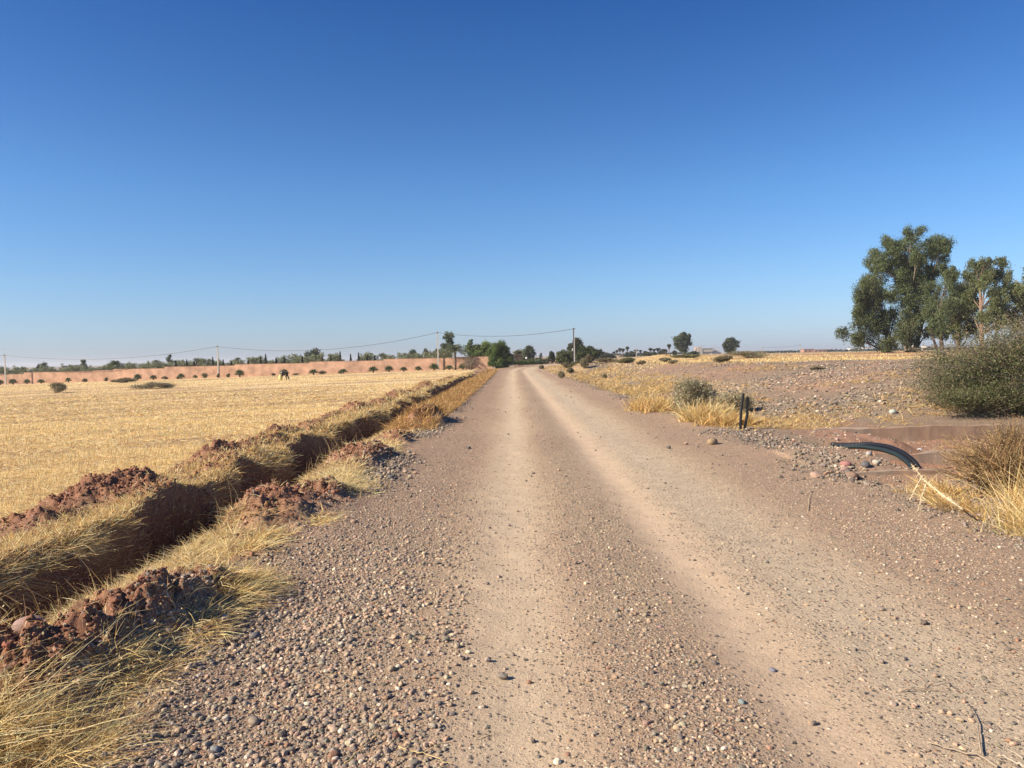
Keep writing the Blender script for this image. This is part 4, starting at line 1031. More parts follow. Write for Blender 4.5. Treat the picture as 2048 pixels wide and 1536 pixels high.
def fan_leaf(mb, o, a, el, pl_, R_, col):
    D = np.array([math.cos(a) * math.cos(el), math.sin(a) * math.cos(el), math.sin(el)]); o = np.array(o)
    c = o + D * pl_; mb.tube([o, c], [.018, .01], 4, (.2, .2, .07), False)
    s_ = np.cross(D, (0, 0, 1)); s_ /= np.linalg.norm(s_); u_ = np.cross(s_, D)
    ph = np.linspace(-2.0, 2.0, 13); dirs = np.cos(ph)[:, None] * D + np.sin(ph)[:, None] * s_ + .12 * u_
    blades(mb, np.repeat(c[None], 13, 0), dirs, R_ * rng.uniform(.85, 1.1, 13), .045, -.25 * np.ones((13, 1)) * np.array([[0, 0, 1.]]), jit(col, 13, .15), 2)
def fan_proto(k):
    root = thing('fan_palm', 'fan palm', 'palm', (0, 0, 0), 'young fan palms along the foot of the pink wall')
    a, b = MB(), MB()
    for i in range(22):
        fan_leaf(a, (0, 0, .32), i * 2.399, math.radians(80 - 85 * (i / 22) ** .8), .5 + .15 * rng.random(), .55, np.array((.08, .12, .035)) * rng.uniform(.75, 1.25))
    b.tube([(0, 0, -.1), (0, 0, .2), (0, 0, .38)], [.15, .17, .09], 8, (.17, .12, .08))
    a.build('crown', M_LEAF, root); b.build('trunk', M_BARK, root); return root
firstf = [None, None]
FP = [(17, 1.1), (42, 1.2), (70, 1.1), (98, .9), (152, 1.0), (292, 1.25), (323, 1.1), (378, 1.1), (406, .8), (494, 1.5), (640, 1.25), (582, 1.35), (699, 1.0), (758, 1.1), (789, 1.15), (818, .9), (847, 1.1), (878, 1.3), (908, 1.05), (935, 1.15)]
ORD = ['at the foot of the leftmost pole', 'second from the left edge', 'third from the left edge', 'partly hidden behind the round field bush', 'alone between the two field bushes', 'just right of the wall corner', 'smaller neighbour right of the wall corner', 'left of the second pole, larger of two', 'smallest, beside the second pole',
       'large, with the pole shadow behind it', 'broad, right of the worker', 'directly behind the worker', 'alone in the middle of the long gap', 'leftmost of the evenly spaced row', 'second of the evenly spaced row', 'smallest of the evenly spaced row', 'fourth of the evenly spaced row', 'at the foot of the third pole', 'under the date palm', 'beside the bare shrub']
for (px, s_), wh in zip(FP, ORD):
    g = wall_at(px); off = 2.2 if px > 227 else 2.0; p = g - (n1 if px > 227 else n0) * off
    place_copy(firstf, 0, fan_proto, (p[0], p[1], hz(p[0], p[1])), rng.uniform(0, 6), (s_ * rng.uniform(.62, .95), s_ * rng.uniform(.62, .95), s_ * rng.uniform(.65, .9)), 'young green fan palm before the wall, ' + wh)
# scrub between the palms at the wall foot
n = 0
for px, w_, h_, wh in ((225, 14, 8, 'left of the corner bush'), (368, 12, 7, 'near the larger fan palm left of the second pole'), (419, 24, 10, 'reed like, touching the second pole'), (447, 8, 9, 'right of the second pole'), (468, 11, 8, 'before the large fan palm'), (183, 16, 8, 'left of the corner with white stones'), (655, 22, 9, 'reed like, right of the broad fan palm'), (556, 12, 6, 'left of the worker'), (340, 16, 7, 'right of the corner palms'), (603, 20, 4, 'low and brown, right of the worker'), (689, 8, 6, 'left of the lonely palm')):
    g = wall_at(px) - (n1 if px > 227 else n0) * 1.6; s = g[1] / F_PX
    bush('shrub', 'dull scrub at the wall foot, ' + wh, (g[0], g[1]), (w_ * s * .55, .5, h_ * s * 1.05), 900, .08, (.14, .135, .07), nst=14, lobes=5, up=.6, twig=.012)
# bare branching shrub by the end of the wall
p = W(941, 737, 124); root = thing('bare_shrub', 'leafless pale branching shrub in front of the wall end', 'shrub', (p.x, p.y, hz(p.x, p.y)))
mb = MB(); lf = MB()
for i in range(46):
    a = rng.uniform(0, 6.28); el = rng.uniform(.5, 1.4); L = rng.uniform(1.2, 2.2); dr = np.array([math.cos(a) * math.cos(el), math.sin(a) * math.cos(el), math.sin(el)])
    mb.tube([(0, 0, 0), dr * L * .5 + rng.normal(0, .08, 3), dr * L + (0, 0, .1)], [.05, .03, .012], 5, (.33, .25, .18), False)
    for _ in range(4):
        q = dr * L * rng.uniform(.45, .9); e_ = q + unit(1)[0] * .5 + (0, 0, .2); mb.tube([q, e_], [.018, .007], 4, (.36, .28, .2), False)
    leaves(lf, dr * L + rng.normal(0, .16, (26, 3)), .06, .02, jit((.26, .22, .13), 26))
mb.build('branches', M_BARK, root); lf.build('foliage', M_LEAF, root)
# hedge by the far bend
p = W(1042, 735, 133); root = thing('hedge', 'low leafy green hedge along the far bend of the road', 'hedge', (p.x, p.y, hz(p.x, p.y)))
a, b = MB(), MB()
B = [(-2.2 + i * .33, rng.normal(0, .15) + i * .12, .55 + .12 * rng.random(), .55, .5) for i in range(14)]
blob_crown(a, B, 900, .12, (.11, .155, .04), tone=.2); limbs(b, None, [(0, 0, -.1), (0, 0, .4)], B[5:9], .05, .03, (.2, .15, .1), 0)
a.build('foliage', M_LEAF, root); b.build('stems', M_BARK, root)
p = W(1053, 716, 150); zg = hz(p.x, p.y); root = thing('street_lamp', 'small lamp with a white dome shade above the far hedge', 'lamp', (p.x, p.y, zg))
hh = p.z - zg
MB().tube([(0, 0, 0), (0, 0, hh - .1)], .04, 6, (.3, .3, .3)).build('lamp_post', M_METAL, root)
MB().tube([(0, 0, hh - .12), (0, 0, hh), (0, 0, hh + .16), (0, 0, hh + .2)], [.26, .24, .14, .03], 12, (.8, .8, .78)).build('lamp_shade', M_METAL, root, smooth=True)

# far fan palms right of the road (tall trunks)
def skyduster(k):
    root = thing('tall_palm', 'tall palm', 'palm', (0, 0, 0), 'tall palms on the skyline right of the road')
    a, b = MB(), MB(); hgt = 6.0
    n = 700; u = unit(n) * rng.random((n, 1)) ** .35; P = u * np.array([1.05, 1.05, .95]) + (0, 0, hgt)
    leaves(a, P, .28, .075, jit((.06, .07, .03), n, .2), up=.1)
    n = 260; t = rng.random(n); aa = rng.uniform(0, 6.28, n); r = .5 * np.sqrt(rng.random(n)); leaves(a, np.stack([np.cos(aa) * r, np.sin(aa) * r, hgt - .7 - 1.3 * t], 1), .25, .07, jit((.22, .16, .09), n), droop=1)
    b.tube([(0, 0, -.3), (.05, 0, 3), (0, 0, hgt)], [.24, .18, .15], 8, (.2, .15, .11))
    a.build('crown', M_LEAF, root); b.build('trunk', M_BARK, root); return root
firsts = [None]
SK = [(1234, 700, 7, 'slim one at the left end of the group'), (1240, 696, 8, 'left one of a close pair'), (1246, 697, 9, 'right one of a close pair'), (1255, 693, 8, 'tall thin one standing clear'), (1228, 703, 7, 'short one at the far left'), (1272, 699, 9, 'first after the small gap'), (1281, 700, 8, 'behind the sandy hump, left'), (1290, 702, 8, 'behind the sandy hump, right'), (1301, 696, 9, 'bushy head in the centre'), (1308, 698, 8, 'narrow head in the centre'), (1316, 696, 11, 'widest head of the group'), (1331, 699, 9, 'before the tallest'), (1338.5, 688, 9, 'tallest of all at the right end'), (1263, 702, 8, 'low head below the clear one')]
for px, pt, wp, wh in SK:
    d = 300 + rng.uniform(-12, 12); p = W(px, 714, d); z = hz(p.x, p.y); h = W(px, pt, d).z - z; s_ = wp * d / F_PX / 2.1
    place_copy(firsts, 0, skyduster, (p.x, p.y, z), rng.uniform(0, 6), (s_, s_, h / 6.9), 'distant skyline palm, ' + wh)
for j, (px, w_, h_, lab) in enumerate(((1215, 40, 10, 'dark low tree left of the distant palms'), (1262, 30, 12, 'dark tree filling the gap among the distant palms'), (1297, 34, 13, 'dark tree under the bushy palm heads'), (1326, 22, 15, 'dark tree before the tallest palm'), (1350, 14, 12, 'dark scrub tree between the tallest palm and the eucalyptus'), (1200, 20, 14, 'green clump right of the umbrella shaped tree'))):
    tree(lab, px, 713 - h_, 715, w_, 285 + 3 * j, (.06, .07, .032), 'tree', 'round', .28, per=900, trunk=.02, nb=9)

# ------------------------------------------------------------------ far buildings
def at_far(px, py, d):
    p = W(px, py, d); return p.x, p.y, p.z
s = 600 / F_PX
x0, y0, _ = at_far(1395, 711, 600); zg = hz(x0, y0) - .3
bd = thing('unfinished_building', 'grey concrete shell of an unfinished building between two far trees', 'building', (x0, y0, zg))
def zt(py, px=1410, d=600): return W(px, py, d).z - zg
mb = MB().box(0, 4, 0, 9, 0, zt(693.5), (.50, .44, .38)); mb.build('stair_tower', M_CONC, bd)
mb = MB().box(4.003, 12.2, .3, 10, 0, zt(697.5), (.47, .42, .37)); mb.build('main_block', M_CONC, bd)
MB().box(4.2, 12.6, 0, 10.2, zt(697.5) + .003, zt(696.6), (.30, .26, .24)).build('roof_slab', M_CONC, bd)
MB().box(-1.0, -.003, 1, 7, zt(700), zt(694.2), (.40, .30, .26)).build('side_block', M_CONC, bd)
for i in range(6): MB().box(4.9 + i * 1.25, 5.6 + i * 1.25, .2, .297, .6, 2.2, (.05, .045, .04)).build('window', M_METAL, bd)
for i, (xx, tp) in enumerate(((11.8, 690.5), (13.4, 690), (15.4, 690.5), (14.4, 694), (17, 697))): MB().tube([(xx, 2, 0), (xx, 2, zt(tp))], .13, 6, (.4, .36, .33)).build('column', M_CONC, bd)
MB().box(12.203, 17.5, 2, 8, 0, zt(701), (.58, .54, .49)).build('lower_block', M_CONC, bd)
MB().box(17.503, 22, 2.5, 8, 0, zt(704.6), (.62, .58, .53)).build('garage', M_CONC, bd)
WHITE, CREAM, PK = (.72, .70, .66), (.58, .50, .40), (.42, .24, .17)
HS = [(1349, 1366, 709.5, 712.5, 330, WHITE, 'low white house half hidden by the lone eucalyptus'), (1218, 1228, 711, 714.5, 296, WHITE, 'tiny white house under the leftmost distant palms'), (1236, 1242, 711.5, 714.5, 297, CREAM, 'tiny cream hut under the distant palms'),
      (1498, 1516, 707, 711, 560, CREAM, 'flat cream house on the horizon right of the round tree'), (1577, 1592, 703, 707, 620, CREAM, 'flat cream house left of the distant pink wall'),
      (1608, 1628, 698.5, 707.5, 560, PK, 'pink earth walled house on the right horizon'), (1629, 1664, 699.5, 706, 575, PK, 'long low pink wall building on the right horizon'),
      (1702, 1722, 697, 702, 600, WHITE, 'leftmost white house seen under the grove'), (1726, 1744, 695, 700, 610, WHITE, 'white house with a taller block under the grove'), (1745, 1757, 696.5, 700, 615, WHITE, 'small white house right of the taller white block'),
      (1852, 1876, 692, 697, 580, CREAM, 'cream house seen between the trunks of the grove'), (1833, 1839, 690, 698, 590, CREAM, 'narrow cream tower house between the pale trunks'),
      (1425, 1433, 708, 711, 560, WHITE, 'low white wall house before the unfinished building')]
for a_, b_, t_, g_, d, col, lab in HS:
    x0, y0, _ = at_far(a_, g_, d); x1 = at_far(b_, g_, d)[0]; zg2 = min(hz(x0, y0), W(a_, g_, d).z) ; top = W((a_ + b_) / 2, t_, d).z - zg2
    r = thing('house', lab, 'building', (x0, y0, zg2)); w_ = x1 - x0
    MB().box(0, w_, 0, 7, -.3, top, col).build('walls', M_CONC, r)
    MB().box(-.15, w_ + .15, -.15, 7.15, top + .003, top + .25, np.array(col) * .85).build('roof', M_CONC, r)
    for i in range(max(1, int(w_ // 3))):
        MB().box(.8 + i * 3, 1.7 + i * 3, -.03, -.003, top * .45, top * .78, (.06, .05, .05)).build('window', M_METAL, r)
# distant tree belt on both horizons
for a_, b_, t_, d, col, lab, cnt in ((1508, 1600, 703.5, 520, (.07, .085, .05), 'dark tree belt on the right horizon', 30), (1655, 1760, 699.5, 560, (.08, .095, .06), 'dull tree belt before the white houses', 26), (1745, 2100, 694.5, 520, (.09, .10, .065), 'grey green tree belt behind the grove', 70), (1180, 1400, 711.5, 420, (.07, .085, .055), 'thin tree belt behind the distant palms', 50), (-260, 210, 739, 420, (.09, .11, .08), 'faint distant tree belt at the left horizon', 60)):
    mb = MB(); B = []
    for i in range(cnt):
        px = a_ + (b_ - a_) * (i + rng.random() * .6) / cnt; dd = d + rng.normal(0, 8); p = W(px, t_ + rng.uniform(-1.5, 2.5), dd); zg3 = hz(p.x, p.y); h = max(1.5, p.z - zg3)
        B.append((p.x, p.y, zg3 + h * .5, (b_ - a_) / cnt * dd / F_PX * .8, h * .55))
    blob_crown(mb, B, 900 / 9, .5, col, tone=.3, asp=.5)
    tag(mb.build('treeline', M_LEAF), lab, 'trees', kind='stuff')
# distant pylon poles with wires
fp = []
for px, tp, bp, d, lab in ((1525, 693, 709, 420, 'thin distant power pole right of the round tree'), (1600.5, 688.5, 706, 430, 'thin distant power pole left of the pink house'), (1273, 697, 718, 240, 'thin pale post before the distant palms')):
    p = W(px, bp, d); z = hz(p.x, p.y); h = W(px, tp, d).z - z
    r = thing('power_pole', lab, 'pole', (p.x, p.y, z)); MB().tube([(0, 0, 0), (0, 0, h)], [.17, .11], 6, (.42, .38, .35)).build('shaft', M_CONC, r)
    MB().box(-.7, .7, -.05, .05, h - .5, h - .38, (.25, .22, .2)).build('crossarm', M_METAL, r); fp.append(np.array([p.x, p.y - .2, z + h - .3]))
t = np.linspace(0, 1, 17)[:, None]; P = fp[0] * (1 - t) + fp[1] * t; P[:, 2] -= 3 * t[:, 0] * (1 - t[:, 0])
tag(MB().tube(P, .05, 5, (.2, .2, .22)).build('cable', M_METAL), 'thin distant wire between the two power poles', 'cable')

# ------------------------------------------------------------------ channel, pipes, hoses
CH = np.array((.40, .27, .185))
def slab(name, label, cat, x0, x1, y0, y1, z0, z1, c, tilt=0.0):
    """weathered concrete strip with an uneven top and chipped edges"""
    nx, ny = int((x1 - x0) / .06) + 1, 6
    r = thing(name, label, cat, ((x0 + x1) / 2, (y0 + y1) / 2, z0)); o_ = np.array(r.location)
    X, Yv = np.meshgrid(np.linspace(x0, x1, nx), np.linspace(y0, y1, ny))
    Zt = z1 + tilt * (X - x0) + .085 * (fbm(X * 1.6, Yv * 3, 5, 2) - .55)
    Yj = Yv + .03 * (fbm(X * 3, X * 0 + 2, 3, 4) - .5)
    top = np.stack([X, Yj, Zt], -1).reshape(-1, 3); bot = top.copy(); bot[:, 2] = z0
    idx = np.arange(nx * ny).reshape(ny, nx); N_ = nx * ny
    q = np.stack([idx[:-1, :-1], idx[:-1, 1:], idx[1:, 1:], idx[1:, :-1]], -1).reshape(-1, 4).tolist()
    for a, b in zip(idx[0, :-1], idx[0, 1:]): q.append((a + N_, b + N_, b, a))
    for a, b in zip(idx[-1, :-1], idx[-1, 1:]): q.append((b + N_, a + N_, a, b))
    for a, b in zip(idx[:-1, 0], idx[1:, 0]): q.append((b + N_, a + N_, a, b))
    for a, b in zip(idx[:-1, -1], idx[1:, -1]): q.append((a + N_, b + N_, b, a))
    g_ = fbm(np.tile(X.ravel(), 2) * 1.1, np.tile(Yv.ravel(), 2) * 2 + np.repeat([0, 1.3], N_), 5, 1)[:, None]
    cc = np.where(g_ > .52, np.array([[.36, .27, .20]]), np.broadcast_to(c, (2 * N_, 3))) * (.7 + .6 * g_)
    mb = MB().add(np.concatenate([top, bot]), q, None, cc); mb.build('concrete_edge', M_CONC, r, o_)
    return r
slab('channel_wall', 'earth stained concrete channel wall below the big bush', 'wall', 6.1, 15.5, 15.45, 15.72, -.45, .02, CH, .006)
slab('channel_ledge', 'lower crumbling concrete ledge in front of the channel wall', 'ledge', 6.3, 15.5, 13.35, 13.7, -.5, -.21, CH * (1.02, 1.0, 1.0), -.004)
slab('channel_wall', 'short low concrete edge below the loose stones beside the hoses', 'wall', 4.3, 5.6, 9.97, 10.15, -.4, .03, CH * 1.05)
pp = gpos(1487, 852, .08)
for k, (dx, top, lab) in enumerate(((-.07, 787, 'taller of two upright black pipes right of the yellow tussock'), (.01, 795, 'shorter leaning black pipe beside the taller one'))):
    x0, y0 = pp[0] + dx, pp[1] + .03 * k; tp = W((1486.5, 1495.5)[k], top, y0); z0 = hz(x0, y0)
    r = thing('black_pipe', lab, 'pipe', (x0, y0, z0)); o_ = np.array(r.location)
    a = np.array([x0, y0, z0 - .1]); b = np.array(tp); mdl = (a + b) / 2 + np.array([(-.02, .03)[k], 0, 0])
    mb = MB().tube([a, mdl, b], .028, 14, (.012, .012, .013), False); mb.build('tube', M_BLACK, r, o_, smooth=True)
    dr = (b - mdl) / np.linalg.norm(b - mdl)
    MB().tube([b - dr * .012, b + dr * .006], [.031, .031], 14, (.02, .02, .02), False).build('rim', M_BLACK, r, o_, smooth=True)
for k, (pts, lab) in enumerate((([(1664, 889, .05, 13.0), (1700, 890, 0, 12.7), (1740, 888, 0, 12.4), (1778, 893, 0, 12.0), (1806, 905, 0, 11.6), (1828, 922, 0, 11.3), (1844, 944, 0, 11.1), (1850, 965, 0, 10.95)], 'upper thick black hose arching off the stones into the verge'),
                                ([(1680, 894, 0, 12.7), (1722, 893, 0, 12.35), (1765, 899, 0, 11.9), (1795, 909, 0, 11.5), (1815, 924, 0, 11.2), (1833, 945, 0, 10.9), (1842, 968, 0, 10.7)], 'lower black hose with a faded green sheen beside the first'))):
    P = np.array([W(px, py, d) for px, py, _, d in pts]); P[:5, 2] = np.maximum(P[:5, 2], H(P[:5, 0], P[:5, 1]) + .05); tt = np.linspace(0, len(P) - 1, 40); P2 = np.stack([np.interp(tt, np.arange(len(P)), P[:, i]) for i in range(3)], 1)
    for _ in range(3): P2[1:-1] = (P2[:-2] + P2[1:-1] * 2 + P2[2:]) / 4
    r = thing('black_hose', lab, 'hose', tuple(P2[0])); o_ = np.array(r.location)
    MB().tube(P2, .036, 14, ((.014, .014, .015), (.022, .032, .03))[k]).build('tube', M_BLACK, r, o_, smooth=True)
    MB().tube(P2[[0, 1]] , .040, 14, (.03, .03, .03)).build('end_collar', M_BLACK, r, o_, smooth=True)

# ------------------------------------------------------------------ single rocks
ROCKS = [(60, 1292, .12, .135, (.40, .25, .19), 'large smooth pink boulder half buried in the lower left heap'), (510, 1270, .02, .055, (.20, .17, .155), 'round dark stone at the tip of the sprawling grass'), (430, 1492, .02, .042, (.30, .285, .25), 'egg shaped grey stone at the bottom left of the gravel'),
         (507, 1434, .02, .05, (.40, .28, .2), 'flat tan stone near the bottom left gravel'), (708, 1044, .02, .06, (.44, .27, .19), 'pale pink stone on the road margin by the ditch'), (780, 1219, .01, .045, (.46, .30, .2), 'flat orange stone left of the wheel track'),
         (782, 958, .03, .08, (.17, .15, .145), 'dark round cobble among the grey margin gravel'), (818, 905, .04, .07, (.45, .35, .27), 'pale pointed cobble in the dark margin gravel'), (968, 1411, .0, .022, (.46, .33, .24), 'thin pink stone in the left wheel track'),
         (1320, 1257, .0, .03, (.5, .33, .25), 'square pink stone in the middle of the road'), (1365, 1458, .0, .028, (.58, .45, .28), 'cream yellow stone on the centre gravel strip'), (1483, 1407, .0, .032, (.34, .32, .29), 'grey oval stone right of the cream one'),
         (1425, 880, .08, .17, (.50, .27, .17), 'rounded orange rock at the right road edge before the pipes'), (1632, 956, .0, .12, (.55, .36, .25), 'pale orange rock left of the low concrete edge'), (1691, 934, .03, .13, (.44, .22, .15), 'reddish cobble at the foot of the stone pile'), (1731, 932, .05, .12, (.19, .165, .16), 'dark grey cobble right of the reddish one'),
         (1690, 932, .08, .10, (.46, .3, .22), 'tan cobble behind the reddish one'), (1752, 935, .0, .09, (.5, .44, .37), 'pale cobble at the right end of the stone pile'), (1738, 897, .2, .09, (.6, .48, .38), 'cream stone resting against the black hose'), (1756, 903, .12, .10, (.52, .4, .3), 'pale stone just below the black hose'), (1733, 876, .06, .09, (.19, .16, .14), 'brown stone lying behind the black hose'),
         (1839, 895, -.2, .06, (.7, .68, .64), 'small white stone in the channel bed'), (1704, 968, -.12, .12, (.40, .22, .15), 'broken reddish slab below the low concrete edge'), (1786, 820, .25, .15, (.6, .55, .5), 'pale flat stone in the yellow grass above the channel'), (866, 829, .22, .19, (.17, .085, .06), 'lump of dark red earth at the left road edge'), (1372, 766, .6, .2, (.55, .45, .38), 'pale flat stone on the near slope of the rise'), (1423, 765, .6, .17, (.58, .5, .44), 'second pale stone right of it on the slope'),
         (272, 1163, .22, .045, (.27, .14, .10), 'round earthy stone on the near clod heap'), (1545, 1332, 0, .03, (.3, .27, .25), 'small grey cube shaped stone by the right track')]
for i, (px, py, z, r_, col, lab) in enumerate(ROCKS):
    r_ *= .62 if i not in (24, 22) else .8; col = np.array(col) * (.76, .83, .88)
    x, y = gpos(px, py, z); zz = hz(x, y)
    v, f = rockshape(3, .035 if i not in (24, 22) else .09, 900 + i, facet=(i in (7, 9, 21, 22, 24, 13)))
    r = np.random.default_rng(i); sc = np.array([r_, r_ * r.uniform(.7, .85), r_ * r.uniform(.55, .75)])
    if i == 9: sc[2] *= .7
    a = r.uniform(0, 3) if i != 9 else .3; v = v * sc; ca, sa = math.cos(a) , math.sin(a)
    v = np.stack([v[:, 0] * ca - v[:, 1] * sa, v[:, 0] * sa + v[:, 1] * ca, v[:, 2] + sc[2] * (.55 if i != 0 else .45)], 1)
    o = MB().add(v, None, f, np.broadcast_to(jit(col, 1, .03)[0], v.shape)).build('rock', M_STONE if i != 24 else M_CLOD, None, None, smooth=True)
    o.location = (x, y, zz - .004); tag(o, lab, 'rock')

# ------------------------------------------------------------------ litter, twigs, worker
x, y = gpos(443, 1040, -.25)
v, f = rockshape(3, .2, 55, False); v = v * (.12, .08, .05); v += .012 * rng.normal(size=v.shape)
o = MB().add(v, None, f, (.78, .80, .84)).build('plastic_bag', M_PLASTIC); o.location = (x, y, hz(x, y) + .05); tag(o, 'crumpled white plastic bag lying in the ditch', 'litter')
def twig(label, pts, col, rad=.006, side=()):
    P = np.array([(*gpos(a, b, 0.0), 0) for a, b in pts]); P[:, 2] = H(P[:, 0], P[:, 1]) + rad * 1.2 + .004 + .008 * rng.random(len(P))
    r = thing('twig', label, 'twig', tuple(P[0])); o_ = np.array(r.location)
    tt = np.linspace(0, len(P) - 1, 14); P2 = np.stack([np.interp(tt, np.arange(len(P)), P[:, i]) for i in range(3)], 1) + rng.normal(0, .0025, (14, 3))
    MB().tube(P2, np.linspace(rad, rad * .45, 14), 6, col).build('stem', M_BARK, r, o_, smooth=True)
    for sd_ in side:
        Q = np.array([(*gpos(a, b, 0.0), 0) for a, b in sd_]); Q[:, 2] = H(Q[:, 0], Q[:, 1]) + .014
        MB().tube(Q, np.linspace(rad * .7, rad * .3, len(Q)), 5, col).build('side_shoot', M_BARK, r, o_, smooth=True)
twig('long forked dark twig at the bottom right of the road', [(1994, 1536), (1960, 1516), (1925, 1508), (1890, 1500), (1854, 1488)], (.42, .33, .24), .0055, [[(1962, 1512), (1958, 1480), (1955, 1445), (1940, 1412)]])
twig('thick twig entering at the bottom right corner', [(2050, 1536), (2025, 1526), (2005, 1518), (1996, 1516)], (.48, .4, .3), .007, [[(2046, 1518), (2030, 1506), (2016, 1499)]])
twig('straight pale twig lying across the right track', [(1798, 1384), (1845, 1381), (1905, 1380)], (.50, .38, .26), .004, [[(1858, 1370), (1888, 1362)], [(1846, 1376), (1858, 1363)]])
twig('thin straw stem across the left wheel track', [(940, 1363), (975, 1364), (1003, 1370)], (.55, .42, .25), .002)
twig('curved straw stem at the bottom of the left track', [(950, 1476), (975, 1466), (1004, 1463)], (.6, .45, .26), .002)
twig('dry stalk with side shoots at the bottom centre left', [(800, 1504), (850, 1515), (905, 1536)], (.6, .46, .22), .003, [[(850, 1512), (880, 1494), (905, 1490)]])
twig('dry thistle stem left of the bottom centre', [(690, 1536), (720, 1510), (745, 1488), (758, 1460)], (.58, .44, .22), .003, [[(745, 1488), (768, 1470)]])
twig('single upright withered stalk on the right verge', [(1616, 1024), (1618, 1000), (1624, 984)], (.58, .46, .3), .003)
# leaning thorny dead branch under the hoses
P = np.array([W(1822, 928, 7.7), W(1850, 962, 7.4), W(1885, 990, 7.1), W(1925, 1018, 6.85)]); r = thing('thorn_branch', 'bleached thorny branch leaning from the hoses into the brown bush', 'branch', tuple(P[-1])); o_ = np.array(r.location)
mb = MB().tube(P, [.003, .005, .007, .008], 7, (.62, .50, .33)); 
for _ in range(230):
    k = rng.random() * 2.999; i = int(k); q = P[i] * (1 - k + i) + P[i + 1] * (k - i); e_ = q + unit(1)[0] * rng.uniform(.015, .045); mb.tube([q, e_], [.003, .001], 4, (.72, .58, .36), False)
mb.build('spines', M_BARK, r, o_)
mb = MB()
for a_ in ([W(1845, 952, 7.45), W(1828, 982, 7.4), W(1820, 1000, 7.35)], [W(1852, 968, 7.35), W(1842, 1000, 7.2), W(1836, 1022, 7.05)]):
    mb.tube(np.array(a_), [.007, .006, .004], 5, (.66, .54, .34), False)
    for _ in range(50):
        k = rng.random() * 1.999; i = int(k); q = np.array(a_[i]) * (1 - k + i) + np.array(a_[i + 1]) * (k - i); mb.tube([q, q + unit(1)[0] * rng.uniform(.02, .05)], [.003, .001], 4, (.7, .56, .34), False)
mb.build('side_shoot', M_BARK, r, o_)

def skin(name, joints, edges, radii, mt, parent, sub=2):
    me = bpy.data.meshes.new(name); me.from_pydata(joints, edges, []); o = bpy.data.objects.new(name, me); C.objects.link(o)
    md = o.modifiers.new('skin', 'SKIN'); md.use_smooth_shade = True
    for i, r_ in enumerate(radii): me.skin_vertices[0].data[i].radius = (r_, r_) if not hasattr(r_, '__len__') else r_
    me.skin_vertices[0].data[0].use_root = True
    s2 = o.modifiers.new('sub', 'SUBSURF'); s2.levels = s2.render_levels = sub
    dg = bpy.context.evaluated_depsgraph_get(); ev = o.evaluated_get(dg); nm = bpy.data.meshes.new_from_object(ev)
    o.modifiers.clear(); o.data = nm; nm.materials.clear(); nm.materials.append(mt); o.parent = parent
    return o
def cmat(n, c): return mat(n, .85, .1, attr=False, color=c, noise=.1)
p = W(572, 762, 94); zz = hz(p.x, p.y)
pr = thing('person', 'person in dark clothes bending over a yellow sack in the stubble field', 'person', (p.x, p.y, zz))
# pelvis, chest, neck, head, hips/knees/ankles/toes, shoulders/elbows/hands; bending towards -x
J = [(.10, 0, .86), (-.02, 0, .97), (-.22, 0, 1.0), (-.38, 0, .97), (-.47, 0, .93), (-.57, 0, .89),
     (.12, .10, .82), (.20, .13, .46), (.36, .15, .08), (.26, .15, .03), (.12, -.10, .82), (.05, -.13, .45), (.14, -.15, .08), (.02, -.15, .03),
     (-.36, .18, .93), (-.40, .22, .66), (-.48, .16, .44), (-.52, .14, .37), (-.36, -.18, .93), (-.38, -.22, .66), (-.46, -.14, .45), (-.50, -.12, .38)]
E = [(0, 1), (1, 2), (2, 3), (3, 4), (4, 5), (0, 6), (6, 7), (7, 8), (8, 9), (0, 10), (10, 11), (11, 12), (12, 13), (3, 14), (14, 15), (15, 16), (16, 17), (3, 18), (18, 19), (19, 20), (20, 21)]
R3 = [.13, .12, .13, .10, .055, .095, .08, .058, .042, .035, .08, .058, .042, .035, .055, .042, .03, .035, .055, .042, .03, .035]
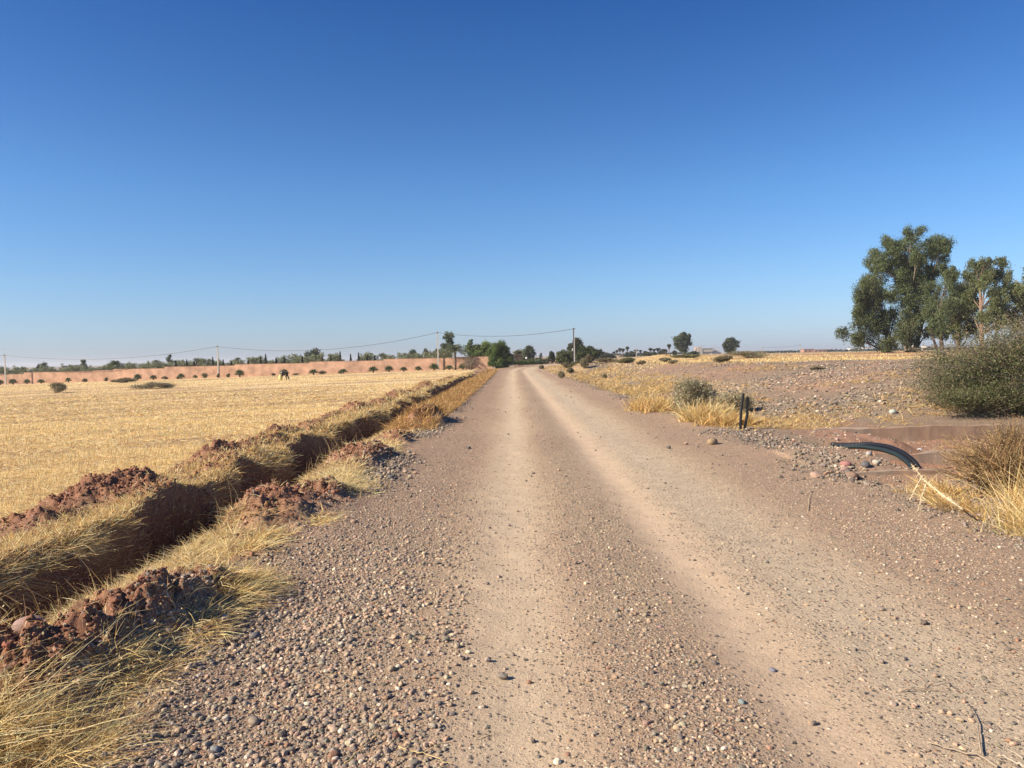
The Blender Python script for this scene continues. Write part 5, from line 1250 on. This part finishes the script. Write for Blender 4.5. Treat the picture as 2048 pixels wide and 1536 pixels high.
skin('body', J, E, R3, cmat('skin', (.30, .17, .11)), pr)
tj = [0, 6, 7, 8, 10, 11, 12]; skin('trousers', [J[i] for i in tj], [(0, 1), (1, 2), (2, 3), (0, 4), (4, 5), (5, 6)], [.155, .11, .085, .07, .11, .085, .07], cmat('dark_trousers', (.018, .018, .024)), pr)
tj = [2, 0, 3, 14, 15, 16, 18, 19, 20]; skin('jacket', [J[i] for i in tj], [(0, 1), (0, 2), (2, 3), (3, 4), (4, 5), (2, 6), (6, 7), (7, 8)], [.16, .15, .14, .09, .07, .05, .09, .07, .05], cmat('dark_jacket', (.03, .03, .045)), pr)
skin('headscarf', [(-.60, 0, .915), (-.52, 0, .94), (-.43, 0, .97)], [(0, 1), (1, 2)], [.085, .115, .10], cmat('pale_scarf', (.7, .68, .62)), pr)
x, y = p.x - .62, p.y - .15; sk = thing('sack', 'standing bright yellow sack in front of the bending person', 'sack', (x, y, hz(x, y)))
v, f = rockshape(3, .03, 77, False); v = v * (.25, .2, .36); v[:, 0] *= 1 - .25 * (v[:, 2] > .1) * (v[:, 2] / .36); v[:, 2] += .33
MB().add(v, None, f, (.74, .66, .26)).build('bag_body', M_CLOTH, sk, smooth=True)
MB().tube([(0, 0, .62), (0, 0, .70), (0, 0, .76)], [.10, .07, .13], 10, (.74, .66, .28), False).build('bag_neck', M_CLOTH, sk, smooth=True)

# ------------------------------------------------------------------ the dusty air low over the plain
hb = MB().box(-6300, 6300, -120, 6300, -4.5, 22).build('haze', bpy.data.materials.new('air'))
hm = hb.data.materials[0]; hm.use_nodes = True
hm.node_tree.nodes.remove(hm.node_tree.nodes['Principled BSDF'])
pv = hm.node_tree.nodes.new('ShaderNodeVolumePrincipled')
pv.inputs['Color'].default_value = (.86, .88, .92, 1); pv.inputs['Density'].default_value = .00028; pv.inputs['Anisotropy'].default_value = .2
hm.node_tree.links.new(pv.outputs[0], hm.node_tree.nodes['Material Output'].inputs['Volume'])
tag(hb, 'thin dusty haze over the whole plain', 'haze', kind='stuff')
